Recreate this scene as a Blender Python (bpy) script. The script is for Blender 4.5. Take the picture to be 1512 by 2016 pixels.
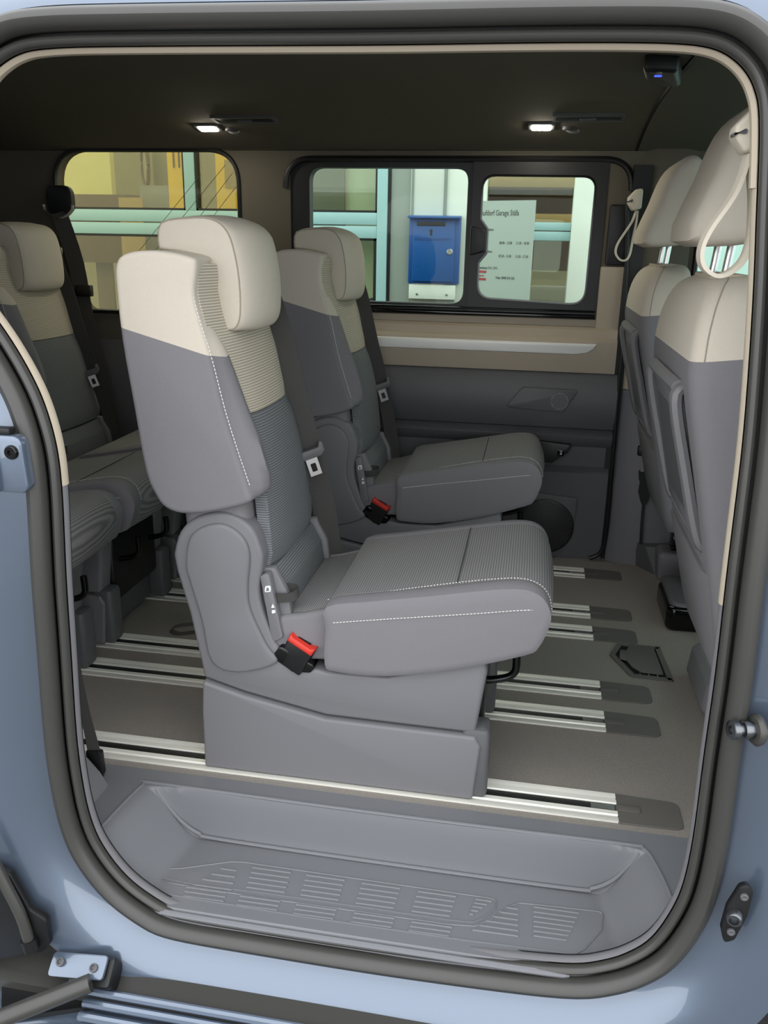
import bpy, bmesh, math, random
from mathutils import Vector, Matrix
random.seed(4)
for o in list(bpy.data.objects): bpy.data.objects.remove(o)
scene = bpy.context.scene
C = scene.collection
R = math.radians

# ------------------------------------------------------------------ camera
CAM = Vector((-0.2279, -1.4469, 1.0508)); YAW, PITCH, ROLL, FPX = 0.170303, 0.310716, 0.019109, 1640.0
def cam_axes():
    cy, sy, cp, sp = math.cos(YAW), math.sin(YAW), math.cos(PITCH), math.sin(PITCH)
    f = Vector((-sy*cp, cy*cp, -sp)); r = Vector((cy, sy, 0)); u = r.cross(f)
    c, s = math.cos(ROLL), math.sin(ROLL)
    return c*r+s*u, -s*r+c*u, f
RX, UP, FW = cam_axes()
cd = bpy.data.cameras.new('camera'); cam = bpy.data.objects.new('camera', cd); C.objects.link(cam)
m = Matrix.Identity(4)
for i in range(3): m[i][0], m[i][1], m[i][2], m[i][3] = RX[i], UP[i], -FW[i], CAM[i]
cam.matrix_world = m
cd.sensor_fit = 'VERTICAL'; cd.sensor_height = 24.0; cd.lens = 24.0*FPX/2016.0; cd.clip_start = 0.02
scene.camera = cam
def at(u, v, ax, val):          # survey helper: photograph measurement on a known plane of the van -> metres
    d = RX*((u-756)/FPX) + UP*(-(v-1008)/FPX) + FW
    i = 'xyz'.index(ax); t = (val-CAM[i])/d[i]
    return CAM + d*t

# ------------------------------------------------------------------ world, exposure
w = bpy.data.worlds.new('overcast_sky'); scene.world = w; w.use_nodes = True
w.node_tree.nodes['Background'].inputs[0].default_value = (0.95, 0.975, 1.0, 1)
w.node_tree.nodes['Background'].inputs[1].default_value = 1.0
vs = scene.view_settings
vs.view_transform = 'Standard'; vs.look = 'None'; vs.gamma = 1.0; vs.use_curve_mapping = False; vs.exposure = 1.45

# ------------------------------------------------------------------ materials
def lin(c):
    return tuple(((x/255)/12.92 if x/255 <= .04045 else ((x/255+.055)/1.055)**2.4) for x in c)+(1,)
def mat(name, col, rough=.6, metal=0.0, noise=0, nstr=.1, cvar=0.0, coat=0.0, rib=None, rib2=None, emit=0, spec=.5):
    m = bpy.data.materials.new(name); m.use_nodes = True; nt = m.node_tree; N = nt.nodes; L = nt.links
    b = N['Principled BSDF']; b.inputs['Base Color'].default_value = lin(col); b.inputs['Roughness'].default_value = rough
    b.inputs['Metallic'].default_value = metal; b.inputs['Coat Weight'].default_value = coat; b.inputs['Coat Roughness'].default_value = .04; b.inputs['Coat IOR'].default_value = 1.65
    b.inputs['Specular IOR Level'].default_value = spec
    if emit:
        b.inputs['Emission Color'].default_value = lin(col); b.inputs['Emission Strength'].default_value = emit
    tc = N.new('ShaderNodeTexCoord')
    h = None
    if noise:
        n = N.new('ShaderNodeTexNoise'); n.inputs['Scale'].default_value = noise; n.inputs['Detail'].default_value = 4
        L.new(tc.outputs['Object'], n.inputs['Vector']); h = n.outputs['Fac']
        if cvar:
            r = N.new('ShaderNodeMix'); r.data_type = 'RGBA'
            L.new(n.outputs['Fac'], r.inputs['Factor'])
            r.inputs['A'].default_value = tuple(x*(1-cvar) for x in lin(col)[:3])+(1,)
            r.inputs['B'].default_value = tuple(min(1, x*(1+cvar)) for x in lin(col)[:3])+(1,)
            L.new(r.outputs['Result'], b.inputs['Base Color'])
    if rib:                      # rib = (axis, spacing_m): woven ribs of the seat inserts
        ax, sp = rib
        sx = N.new('ShaderNodeSeparateXYZ'); L.new(tc.outputs['Object'], sx.inputs[0])
        mu = N.new('ShaderNodeMath'); mu.operation = 'MULTIPLY'; mu.inputs[1].default_value = 2*math.pi/sp
        L.new(sx.outputs['XYZ'.index(ax)], mu.inputs[0])
        si = N.new('ShaderNodeMath'); si.operation = 'SINE'; L.new(mu.outputs[0], si.inputs[0])
        mr = N.new('ShaderNodeMapRange'); mr.inputs[1].default_value = -1; mr.inputs[2].default_value = 1
        L.new(si.outputs[0], mr.inputs[0])
        # little knots along each rib
        mu2 = N.new('ShaderNodeMath'); mu2.operation = 'MULTIPLY'; mu2.inputs[1].default_value = 2*math.pi/.0042
        L.new(sx.outputs['Y'], mu2.inputs[0])
        si2 = N.new('ShaderNodeMath'); si2.operation = 'SINE'; L.new(mu2.outputs[0], si2.inputs[0])
        ma = N.new('ShaderNodeMath'); ma.operation = 'MULTIPLY_ADD'; ma.inputs[1].default_value = .10
        L.new(si2.outputs[0], ma.inputs[0]); L.new(mr.outputs[0], ma.inputs[2])
        mx = N.new('ShaderNodeMix'); mx.data_type = 'RGBA'; mx.inputs['A'].default_value = lin(rib2); mx.inputs['B'].default_value = lin(col)
        L.new(ma.outputs[0], mx.inputs['Factor']); L.new(mx.outputs['Result'], b.inputs['Base Color'])
        h = ma.outputs[0]
    if h is not None:
        bp = N.new('ShaderNodeBump'); bp.inputs['Strength'].default_value = nstr; bp.inputs['Distance'].default_value = .002
        L.new(h, bp.inputs['Height']); L.new(bp.outputs[0], b.inputs['Normal'])
    return m
def glass(name, tint, gl=.07):
    m = bpy.data.materials.new(name); m.use_nodes = True; nt = m.node_tree; N = nt.nodes; L = nt.links
    N.remove(N['Principled BSDF'])
    t = N.new('ShaderNodeBsdfTransparent'); t.inputs[0].default_value = tint+(1,)
    g = N.new('ShaderNodeBsdfGlossy'); g.inputs['Roughness'].default_value = .01
    x = N.new('ShaderNodeMixShader'); x.inputs[0].default_value = gl
    L.new(t.outputs[0], x.inputs[1]); L.new(g.outputs[0], x.inputs[2]); L.new(x.outputs[0], N['Material Output'].inputs[0])
    return m
M = dict(
 beige=mat('beige_fabric', (199,190,176), .9, noise=900, nstr=.25, cvar=.07, spec=.2),
 grey=mat('grey_fabric', (122,120,123), .9, noise=900, nstr=.25, cvar=.09, spec=.2),
 beige_rib=mat('beige_ribbed_fabric', (204,196,180), .9, rib=('Z',.0050), rib2=(150,142,126), nstr=.2, spec=.2),
 grey_rib=mat('grey_ribbed_fabric', (124,126,128), .9, rib=('Z',.0048), rib2=(84,87,90), nstr=.2, spec=.2),
 grey_rib_x=mat('grey_ribbed_cushion_fabric', (140,139,138), .9, rib=('X',.0049), rib2=(104,104,105), nstr=.2, spec=.2),
 thread=mat('pale_thread', (214,212,206), .8),
 seam_b=mat('beige_seam', (150,140,124), .9),
 seam=mat('seam_fold', (70,70,73), .9),
 plastic=mat('grey_plastic', (114,113,116), .5, noise=1500, nstr=.08, spec=.4),
 plastic_d=mat('dark_grey_plastic', (88,88,90), .5, noise=1500, nstr=.08, spec=.4),
 tray=mat('step_plastic', (113,114,118), .42, noise=1500, nstr=.06, spec=.5),
 trim_beige=mat('beige_trim', (178,166,148), .6, noise=1200, nstr=.06, spec=.35),
 black=mat('black_plastic', (16,16,17), .45),
 gloss_black=mat('gloss_black', (8,8,9), .12),
 rubber=mat('seal_rubber', (60,59,56), .40, spec=.6),
 belt=mat('belt_webbing', (58,57,55), .75, noise=700, nstr=.2),
 steel=mat('brushed_steel', (200,200,198), .28, 1.0),
 alu=mat('rail_aluminium', (238,236,226), .38, .2),
 alu_trim=mat('silver_trim', (240,240,236), .4, .08),
 red=mat('red_button', (205,52,38), .4),
 carpet=mat('floor_carpet', (140,134,127), .97, noise=420, nstr=.7, cvar=.32, spec=.1),
 headliner=mat('headliner', (98,93,83), .95, noise=700, nstr=.2, cvar=.06, spec=.1),
 paint=mat('blue_grey_paint', (100,113,131), .28, .5, coat=1.0),
 paint_d=mat('bracket_paint', (100,113,131), .3, .5, coat=1.0),
 white=mat('white_print', (225,226,224), .6),
 lamp=mat('lamp_lens', (255,246,226), .4, emit=45),
 asphalt=mat('asphalt', (105,104,102), .9, noise=60, nstr=.6, cvar=.2),
 teal=mat('pale_teal_frame', (150,188,190), .45),
 white_metal=mat('white_sheet_metal', (214,222,212), .5, noise=6, nstr=.02, cvar=.05),
 post_grey=mat('grey_post', (140,150,142), .6),
 blue=mat('mailbox_blue', (0,76,146), .42),
 blue_d=mat('mailbox_blue_print', (0,50,104), .5),
 concrete=mat('concrete', (150,152,140), .85, noise=14, nstr=.3, cvar=.18),
 yellow=mat('yellow_panel', (240,186,20), .6),
 cream=mat('cream_wall', (222,206,140), .8, noise=3, nstr=.02, cvar=.05),
 wall_grey=mat('showroom_wall', (150,140,112), .8, noise=5, nstr=.02, cvar=.06),
 brown=mat('brown_wood', (96,66,34), .55, noise=7, nstr=.05, cvar=.25),
 tan=mat('tan_wood', (176,140,84), .55, noise=7, nstr=.05, cvar=.15),
 sign=mat('sign_board', (158,172,164), .5),
 ink=mat('sign_ink', (40,46,46), .6),
 sign_red=mat('sign_red', (150,36,44), .5),
 curtain=mat('grey_blind', (140,134,124), .8),
 pale=mat('pale_blind', (228,228,206), .8),
 strap=mat('cream_strap', (214,205,188), .6),
 speaker_mesh=mat('speaker_mesh', (44,44,46), .5),
 cap=mat('rail_cap_plastic', (96,93,89), .6, noise=1500, nstr=.08, spec=.3),
 gun=mat('dark_steel', (120,123,126), .3, 1.0),
 screen=mat('blue_display', (40,60,230), .4, emit=1.5),
 g_clear=glass('side_glass', (.86,.91,.85), .008),
 g_dark=glass('privacy_glass', (.82,.80,.66), .006),
 g_front=glass('front_glass', (.72,.88,.84), .03),
 g_shop=glass('shop_glass', (.82,.86,.80), .05),
)

# ------------------------------------------------------------------ mesh helpers
def worldloc(o):
    v = Vector((0,0,0))
    while o is not None: v += o.location; o = o.parent
    return v
def obj(name, verts, faces, mt, parent=None, smooth=True, sharp=38, kind=None):
    verts = [Vector(v) for v in verts]
    if parent is None:
        lo = [min(v[i] for v in verts) for i in range(3)]; hi = [max(v[i] for v in verts) for i in range(3)]
        org = Vector(((lo[0]+hi[0])/2, (lo[1]+hi[1])/2, lo[2]))
    else: org = worldloc(parent)
    me = bpy.data.meshes.new(name); me.from_pydata([v-org for v in verts], [], faces)
    bm = bmesh.new(); bm.from_mesh(me); bmesh.ops.remove_doubles(bm, verts=bm.verts[:], dist=2e-6); bmesh.ops.recalc_face_normals(bm, faces=bm.faces[:]); bm.to_mesh(me); bm.free()
    if smooth:
        for p in me.polygons: p.use_smooth = len(p.vertices) < 7
        me.set_sharp_from_angle(angle=R(sharp))
    me.materials.append(M[mt] if isinstance(mt, str) else mt)
    o = bpy.data.objects.new(name, me); C.objects.link(o)
    if parent is None: o.location = org
    else: o.parent = parent
    if kind: o['kind'] = kind
    return o
def tag(o, label, cat, group=None):
    o['label'] = label; o['category'] = cat
    if group: o['group'] = group
    return o
def thing(name, loc, label, cat, group=None):
    o = bpy.data.objects.new(name, None); C.objects.link(o); o.location = loc; o.empty_display_size = .05
    return tag(o, label, cat, group)
def struct(o): o['kind'] = 'structure'; return o
def sgroup(name, loc):
    o = bpy.data.objects.new(name, None); C.objects.link(o); o.location = loc; o['kind'] = 'structure'; return o
class MB:
    def __init__(s): s.v = []; s.f = []
    def add(s, vf):
        n = len(s.v); s.v += list(vf[0]); s.f += [tuple(i+n for i in f) for f in vf[1]]; return s
    def build(s, name, mt, parent=None, **k): return obj(name, s.v, s.f, mt, parent, **k)
def loft(secs, closed=True, caps=True, loop=False):
    n = len(secs[0]); v = [p for s in secs for p in s]; f = []
    K = len(secs); rng = range(K if loop else K-1)
    for k in rng:
        k2 = (k+1) % K
        for i in range(n if closed else n-1):
            j = (i+1) % n; f.append((k*n+i, k*n+j, k2*n+j, k2*n+i))
    if caps and not loop and closed:
        f.append(tuple(range(n))[::-1]); f.append(tuple(range((K-1)*n, K*n)))
    return v, f
def fillet(poly, r, n=5):
    out = []; N = len(poly)
    for i in range(N):
        p, a, b = Vector(poly[i]).to_2d(), Vector(poly[i-1]).to_2d(), Vector(poly[(i+1) % N]).to_2d()
        rr = r[i] if isinstance(r, (list, tuple)) else r
        d1, d2 = a-p, b-p; l1, l2 = d1.length, d2.length
        if rr <= 0: out.append(tuple(p)); continue
        d1.normalize(); d2.normalize()
        ang = math.acos(max(-1, min(1, d1.dot(d2))))
        if ang > math.pi-.05: out.append(tuple(p)); continue
        t = min(rr/math.tan(ang/2), l1*.48, l2*.48)
        A, B = p+d1*t, p+d2*t
        for k in range(n+1):
            s = k/n; q = A*(1-s)**2 + p*2*s*(1-s) + B*s*s; out.append((q.x, q.y))
    return out
def spline(pts, n=6, closed=False):
    P = [Vector(p) for p in pts]; out = []; N = len(P)
    for i in range(N if closed else N-1):
        g = (lambda k: P[k % N]) if closed else (lambda k: P[max(0, min(N-1, k))])
        p0, p1, p2, p3 = g(i-1), g(i), g(i+1), g(i+2)
        for k in range(n):
            t = k/n
            out.append(.5*((2*p1)+(p2-p0)*t+(2*p0-5*p1+4*p2-p3)*t*t+(3*p1-p0-3*p2+p3)*t**3))
    if not closed: out.append(P[-1])
    return out
def area2(poly): return sum(poly[i-1][0]*poly[i][1]-poly[i][0]*poly[i-1][1] for i in range(len(poly)))
def inset(poly, d):
    s = 1 if area2(poly) > 0 else -1; out = []; N = len(poly)
    for i in range(N):
        a, p, b = Vector(poly[i-1]), Vector(poly[i]), Vector(poly[(i+1) % N])
        e1 = (p-a); e2 = (b-p)
        if e1.length < 1e-9: e1 = e2.copy()
        if e2.length < 1e-9: e2 = e1.copy()
        e1.normalize(); e2.normalize()
        n1 = Vector((-e1.y, e1.x))*s; n2 = Vector((-e2.y, e2.x))*s
        nn = n1+n2
        if nn.length < 1e-6: nn = n1
        nn.normalize(); k = d/max(.5, nn.dot(n1)); out.append((p.x+nn.x*k, p.y+nn.y*k))
    return out
def rinset(poly, d, steps=6):
    if d <= 0: return inset(poly, d)
    N = len(poly); P = [Vector(p) for p in poly]; E0 = [P[(i+1) % N]-P[i] for i in range(N)]
    sg = 1 if area2(poly) > 0 else -1
    for _ in range(steps):
        Q = []
        for i in range(N):
            a = i; k = 0
            while k < N:                       # nearest non-degenerate edges on both sides
                a = (a-1) % N; k += 1
                if (P[(a+1) % N]-P[a]).length > 1e-6: break
            b = i; k = 0
            while k < N and (P[(b+1) % N]-P[b]).length <= 1e-6: b = (b+1) % N; k += 1
            e1 = (P[(a+1) % N]-P[a]).normalized(); e2 = (P[(b+1) % N]-P[b]).normalized()
            n1 = Vector((-e1.y, e1.x))*sg; n2 = Vector((-e2.y, e2.x))*sg; nn = n1+n2
            nn = n1 if nn.length < 1e-6 else nn.normalized()
            Q.append(P[i]+nn*(d/steps/max(.5, nn.dot(n1))))
        for _r in range(2):
            for i in range(N):
                j = (i+1) % N
                if (Q[j]-Q[i]).dot(E0[i]) <= 0: mid = (Q[i]+Q[j])/2; Q[i] = mid.copy(); Q[j] = mid.copy()
        P = Q
    return [(p.x, p.y) for p in P]
def to3(ax, a, b, t): return {'x': (t,a,b), 'y': (a,t,b), 'z': (a,b,t)}[ax]
def prism(poly, ax, lo, hi, r=0.0, n=3, rlo=None, rhi=None):
    secs = []
    rlo = r if rlo is None else rlo; rhi = r if rhi is None else rhi
    if rlo > 0:
        for k in range(n): a = k/n*math.pi/2; secs.append((lo+rlo*(1-math.sin(a)), rlo*(1-math.cos(a)) if False else rlo*(1-math.sin(a))*0+rlo*(1-math.cos(math.pi/2-a))))
        secs = [(lo+rlo*(1-math.cos(k/n*math.pi/2)), rlo*(1-math.sin(k/n*math.pi/2))) for k in range(n)]+[(lo+rlo, 0)]
    else: secs = [(lo, 0)]
    if rhi > 0: secs += [(hi-rhi, 0)]+[(hi-rhi*(1-math.sin(k/n*math.pi/2)), rhi*(1-math.cos(k/n*math.pi/2))) for k in range(1, n+1)]
    else: secs += [(hi, 0)]
    return loft([[to3(ax, a, b, t) for a, b in (rinset(poly, d) if d else poly)] for t, d in secs])
def rect(a0, b0, a1, b1): return [(a0,b0),(a1,b0),(a1,b1),(a0,b1)]
def rbox(x0, y0, z0, x1, y1, z1, r=.004, fr=None):
    fr = r if fr is None else fr
    p = fillet(rect(x0, y0, x1, y1), fr, 3) if fr else rect(x0, y0, x1, y1)
    return prism(p, 'z', z0, z1, r, 2)
def xform(vf, mtx): return [tuple(mtx @ Vector(v)) for v in vf[0]], vf[1]
def frames(path, up=Vector((0,0,1)), closed=False):
    P = [Vector(p) for p in path]; N = len(P); out = []
    for i in range(N):
        a = P[i-1] if (i > 0 or closed) else P[i]; b = P[(i+1) % N] if (i < N-1 or closed) else P[i]
        t = (b-a).normalized(); s = t.cross(up)
        if s.length < 1e-4: s = t.cross(Vector((1,0,0)))
        s.normalize(); out.append((P[i], t, s, s.cross(t).normalized()))
    return out
def tube(path, r, seg=10, closed=False, up=Vector((0,0,1)), r2=None):
    r2 = r if r2 is None else r2; secs = []
    fr = frames(path, up, closed)
    for i, (p, t, s, n) in enumerate(fr):
        ri = r[i] if isinstance(r, (list, tuple)) else r; rj = r2[i] if isinstance(r2, (list, tuple)) else r2
        secs.append([tuple(p+s*math.cos(a)*ri+n*math.sin(a)*rj) for a in (2*math.pi*k/seg for k in range(seg))])
    return loft(secs, loop=closed)
def ribbon(path, wdir, width, th):
    P = [Vector(p) for p in path]; secs = []
    for i, p in enumerate(P):
        a = P[max(0, i-1)]; b = P[min(len(P)-1, i+1)]; t = (b-a).normalized()
        wd = Vector(wdir[i] if isinstance(wdir, list) else wdir); wd = (wd-t*wd.dot(t)).normalized(); n = t.cross(wd)
        wi = width[i] if isinstance(width, (list, tuple)) else width
        secs.append([tuple(p+wd*wi/2*sx+n*th/2*sn) for sx, sn in ((-1,-1),(1,-1),(1,1),(-1,1))])
    return loft(secs)
def lathe(prof, p0, axis, seg=20):
    p0 = Vector(p0); ax = Vector(axis).normalized(); s = ax.orthogonal().normalized(); n = ax.cross(s)
    return loft([[tuple(p0+ax*h+(s*math.cos(a)+n*math.sin(a))*max(r, 1e-5)) for a in (2*math.pi*k/seg for k in range(seg))] for r, h in prof])
def circ(cx, cy, r, n=24, ry=None): return [(cx+r*math.cos(2*math.pi*k/n), cy+(ry or r)*math.sin(2*math.pi*k/n)) for k in range(n)]
def dashes(path, length, gap, r=.0011):
    """row of stitches along a polyline"""
    mb = MB(); P = [Vector(p) for p in path]; d = 0; L = [0]
    for i in range(1, len(P)): L.append(L[-1]+(P[i]-P[i-1]).length)
    def pt(s):
        for i in range(1, len(P)):
            if s <= L[i]: return P[i-1].lerp(P[i], (s-L[i-1])/max(1e-9, L[i]-L[i-1]))
        return P[-1]
    s = 0
    while s+length < L[-1]:
        a, b = pt(s), pt(s+length); mb.add(tube([a, b], r, 5)); s += length+gap
    return mb.v, mb.f
def ringpanel(inner, outer, yf, yb, ax='y'):
    """flat panel of depth yf..yb with a hole `inner` (star-shaped) inside rectangle outer"""
    a0, b0, a1, b1 = outer; cx = sum(p[0] for p in inner)/len(inner); cy = sum(p[1] for p in inner)/len(inner)
    pts = []
    for p in inner:
        d = Vector((p[0]-cx, p[1]-cy)); t = min(((a1-cx)/d.x if d.x > 0 else (a0-cx)/d.x) if abs(d.x) > 1e-9 else 9e9, ((b1-cy)/d.y if d.y > 0 else (b0-cy)/d.y) if abs(d.y) > 1e-9 else 9e9)
        pts.append((math.atan2(d.y, d.x), p, (cx+d.x*t, cy+d.y*t)))
    for c in ((a0,b0),(a1,b0),(a1,b1),(a0,b1)):      # exact corners, hole point by nearest angle
        an = math.atan2(c[1]-cy, c[0]-cx); q = min(pts, key=lambda s: abs((s[0]-an+math.pi) % (2*math.pi)-math.pi))
        pts.append((an, q[1], c))
    pts.sort(key=lambda s: s[0])
    I = [s[1] for s in pts]; O = [s[2] for s in pts]
    secs = [[to3(ax, a, b, yb) for a, b in O], [to3(ax, a, b, yf) for a, b in O], [to3(ax, a, b, yf) for a, b in I], [to3(ax, a, b, yb) for a, b in I]]
    return loft(secs, caps=False, loop=True)
def text_mesh(s, size, origin, xdir, zdir, mt, parent, name='lettering', align='LEFT', sx=1.0, ext=.0006):
    cu = bpy.data.curves.new(name, 'FONT'); cu.body = s; cu.size = size; cu.align_x = align; cu.extrude = ext; cu.resolution_u = 2
    t = bpy.data.objects.new('tmp', cu); C.objects.link(t)
    dg = bpy.context.evaluated_depsgraph_get(); me0 = bpy.data.meshes.new_from_object(t.evaluated_get(dg))
    bpy.data.objects.remove(t)
    X, Z, O = Vector(xdir).normalized(), Vector(zdir).normalized(), Vector(origin); Y = X.cross(Z)
    v = [tuple(O+X*p.co.x*sx+Z*p.co.y-Y*p.co.z) for p in me0.vertices]; f = [tuple(p.vertices) for p in me0.polygons]
    return obj(name, v, f, mt, parent, smooth=False)
def copy_tree(o, parent=None):
    c = o.copy(); C.objects.link(c); c.parent = parent
    for ch in list(o.children): copy_tree(ch, c)
    return c

# ================================================================== STRUCTURE
# ---- floor
XR0, XR1 = -2.45, 1.15
fl = obj('floor', *rbox(XR0, -.062, -.04, XR1, 1.47, 0, 0, 0), 'carpet'); struct(fl)
ground = obj('ground', *rbox(-9, -9, -.62, 9, 12, -.46, 0, 0), 'asphalt'); struct(ground)

# ---- ceiling (headliner), curved towards both sides
def zc(y): return 1.42-(.13 if y < .655 else .105)*abs((y-.655)/.905)**3
YS = [-.165+i*(1.63)/40 for i in range(41)]
up_s = [(y, zc(y)) for y in YS]+[(y, zc(y)+.04) for y in reversed(YS)]
struct(obj('ceiling', *loft([[(x, y, z) for y, z in up_s] for x in (XR0, -1.5, -.5, .045)]), 'headliner'))
struct(obj('ceiling.001', *loft([[(x, y, z-.004) for y, z in up_s] for x in (.052, .6, XR1)]), 'headliner'))
sm = [(0.0485, y, zc(y)-.001) for y in YS if y > .1]
struct(obj('trim_1', *tube(sm, .004, 6), 'black'))

# ---- far side wall (left of the vehicle)
WY = 1.46
def rr(x0, z0, x1, z1, r, n=7): return fillet(rect(x0, z0, x1, z1), r, n)
wl = sgroup('wall_left', (-.6, WY, 0))
w2poly = fillet([(-1.86,.80),(-1.25,.80),(-1.25,1.345),(-1.93,1.345),(-1.93,1.10)], [.05,.06,.11,.15,.1], 8)
obj('window_surround', *ringpanel(rr(-1.07,.83,-.034,1.314,.05,10), (-1.15,.825,.080,1.345), WY, WY+.06), 'headliner', wl)
obj('quarter_panel', *ringpanel(w2poly, (XR0,.70,-1.15,1.345), WY, WY+.06), 'headliner', wl)
obj('header_panel', *rbox(XR0, WY, 1.343, XR1, WY+.06, 1.40, 0, 0), 'headliner', wl)
def xprof(name, prof, x0, x1, mt, par, dx0=0, dx1=0):
    return obj(name, *loft([[(x, y, z) for y, z in prof] for x in (x0, x1)]), mt, par)
bp = [(1.52,.83),(1.462,.83),(1.455,.803),(1.432,.794),(1.426,.770),(1.402,.760),(1.400,.662),(1.404,.656),(1.52,.656)]
xprof('beige_ledge', bp, -1.15, .045, 'trim_beige', wl)
dp = [(1.52,.655),(1.405,.654),(1.392,.635),(1.384,.56),(1.390,.50),(1.408,.468),(1.425,.462),(1.408,.452),(1.398,.440),(1.402,.424),(1.43,.40),(1.432,.33),(1.412,.31),(1.405,.15),(1.405,.0),(1.52,.0)]
obj('beige_upright', *prism(fillet([(-.028,.660),(.056,.660),(.060,.80),(.052,.995),(-.028,.995)], .006, 2), 'y', 1.445, 1.47, .004, 2), 'trim_beige', wl)
xprof('lower_door_panel', dp, -1.15, .060, 'plastic_d', wl)
xprof('rear_side_panel', [(1.52,.70),(1.44,.70),(1.40,.62),(1.38,.40),(1.36,0),(1.52,0)], XR0, -1.16, 'plastic_d', wl)
# silver strip
sp_ = [(-1.12,.752),(-.022,.752),(-.030,.738),(-.050,.724),(-.085,.718),(-1.12,.718)]
struct(obj('trim_2', *prism(sp_, 'y', 1.386, 1.41, .004, 2), 'alu_trim'))
# door gap seal on the far side
dg_ = spline([(.030,1.398,1.20),(.045,1.398,1.05),(.060,1.396,.80),(.062,1.394,.63),(.068,1.394,.37),(.072,1.394,.12),(.060,1.394,.035),(.022,1.394,.008)], 6)
struct(obj('trim_3', *tube(dg_, .007, 8, up=Vector((0,1,0))), 'black'))
obj('gap_backing', *rbox(.045,1.43,-.02,.10,1.50,1.30,0,0), 'black', wl)
# far B pillar
bpil = obj('pillar_lower', *loft([[(.078,1.47,z),(.078,y0,z),(.12,y0-.03,z),(.22,y0-.035,z),(.33,y0-.01,z),(.33,1.47,z)] for z, y0 in ((0,1.415),(.2,1.42),(.42,1.425),(.605,1.425))]), 'plastic', wl)
obj('pillar_upper', *loft([[(.078,1.49,z),(.078,y0,z),(.12,y0-.03,z),(.22,y0-.035,z),(.33,y0-.01,z),(.33,1.49,z)] for z, y0 in ((.607,1.426),(.8,1.43),(.93,1.435))]), 'trim_beige', wl)
obj('pillar_top', *loft([[(.078,1.50,z),(.078,y0,z),(.11,y0-.02,z),(.20,y0-.02,z),(.24,y0,z),(.24,1.50,z)] for z, y0 in ((.932,1.440),(1.1,1.448),(1.35,1.462))]), 'headliner', wl)
obj('belt_slot', *prism(rr(-.016,1.00,.050,1.185,.010), 'y', 1.448, 1.462, .004, 2), 'black', wl)
# front part of the far wall with a window
w3 = rr(.265,.84,1.02,1.318,.08,8)
obj('front_door_panel', *ringpanel(w3, (.235,.72,XR1,1.345), WY, WY+.06), 'headliner', wl)
obj('front_door_lower', *rbox(.33,1.43,0,XR1,1.52,.72,0,0), 'plastic_d', wl)
win3 = sgroup('window_3', (.7, 1.5, .8)); obj('pane', *prism(inset(w3,-.01), 'y', 1.498, 1.503), 'g_front', win3)
obj('gasket', *tube([(a, 1.458, b) for a, b in w3], .009, 6, closed=True, up=Vector((0,1,0))), 'black', win3)
# front and rear ends
struct(obj('wall_front', *rbox(XR1-.04,-.33,-.1,XR1,1.52,.78,0,0), 'plastic_d'))
struct(obj('wall_rear', *rbox(XR0-.04,-.33,-.1,XR0,1.52,1.40,0,0), 'plastic_d'))
wfr = sgroup('window_4', (XR1, .6, .78)); obj('pane', *prism(rect(-.25,.78,1.48,1.36), 'x', XR1-.02, XR1-.015), 'g_front', wfr)

# ---- sliding window in the far door
win1 = sgroup('window_1', (-.53, 1.47, .82))
def frm(inner, outer, yf, yb): return ringpanel(inner, outer, yf, yb)
p1 = rr(-1.005,.862,-.472,1.292,.045,8)
p2 = fillet([(-.398,.872),(-.070,.872),(-.066,1.266),(-.424,1.270),(-.424,1.135),(-.398,1.105),(-.398,1.03),(-.424,1.00)][0:0] or
            [(-.424,.885),(-.068,.872),(-.066,1.268),(-.424,1.270),(-.424,1.135),(-.400,1.105),(-.400,1.03),(-.424,1.00)], [.05,.05,.04,.04,.01,.01,.01,.01], 6)
obj('fixed_frame', *frm(p1, (-1.075,.828,-.455,1.318), 1.468, 1.515), 'black', win1)
obj('sliding_frame', *frm(p2, (-.455,.828,-.030,1.318), 1.455, 1.515), 'black', win1)
obj('fixed_pane', *prism(inset(p1,-.01), 'y', 1.492, 1.497), 'g_clear', win1)
obj('sliding_pane', *prism(inset(p2,-.008), 'y', 1.486, 1.491), 'g_clear', win1)
obj('pane_bead', *tube([(a, 1.457, b) for a, b in p2], .004, 6, closed=True, up=Vector((0,1,0))), 'gloss_black', win1)
obj('guide_rail', *rbox(-1.06,1.440,.828,-.032,1.462,.842,.004), 'gloss_black', win1)
obj('guide_rail', *rbox(-1.06,1.446,.848,-.032,1.462,.855,.003), 'gloss_black', win1)
obj('latch', *prism(fillet([(-.455,1.02),(-.404,1.035),(-.404,1.10),(-.455,1.115)], .008), 'y', 1.436, 1.457, .005), 'black', win1)
ow = rr(-1.085,.83,.045,1.318,.09,10)
obj('surround_lip', *tube([(a, 1.459, b) for a, b in ow if b > .95], .010, 8, up=Vector((0,1,0))), 'black', win1)
# ---- quarter window with heating wires
win2 = sgroup('window_2', (-1.6, 1.5, .8))
obj('pane', *prism(inset(w2poly,-.01), 'y', 1.498, 1.503), 'g_dark', win2)
obj('gasket', *tube([(a, 1.457, b) for a, b in w2poly], .008, 6, closed=True, up=Vector((0,1,0))), 'black', win2)
for k, (x0, z0, x1, z1) in enumerate([(-1.62,.98,-1.31,1.30),(-1.50,.98,-1.27,1.235),(-1.44,1.10,-1.285,1.275),(-1.66,1.00,-1.40,1.27),(-1.36,1.03,-1.262,1.13)]):
    obj('antenna_wire', *tube([(x0,1.496,z0),(x1,1.496,z1)], .0009, 4), 'black', win2)

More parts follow.
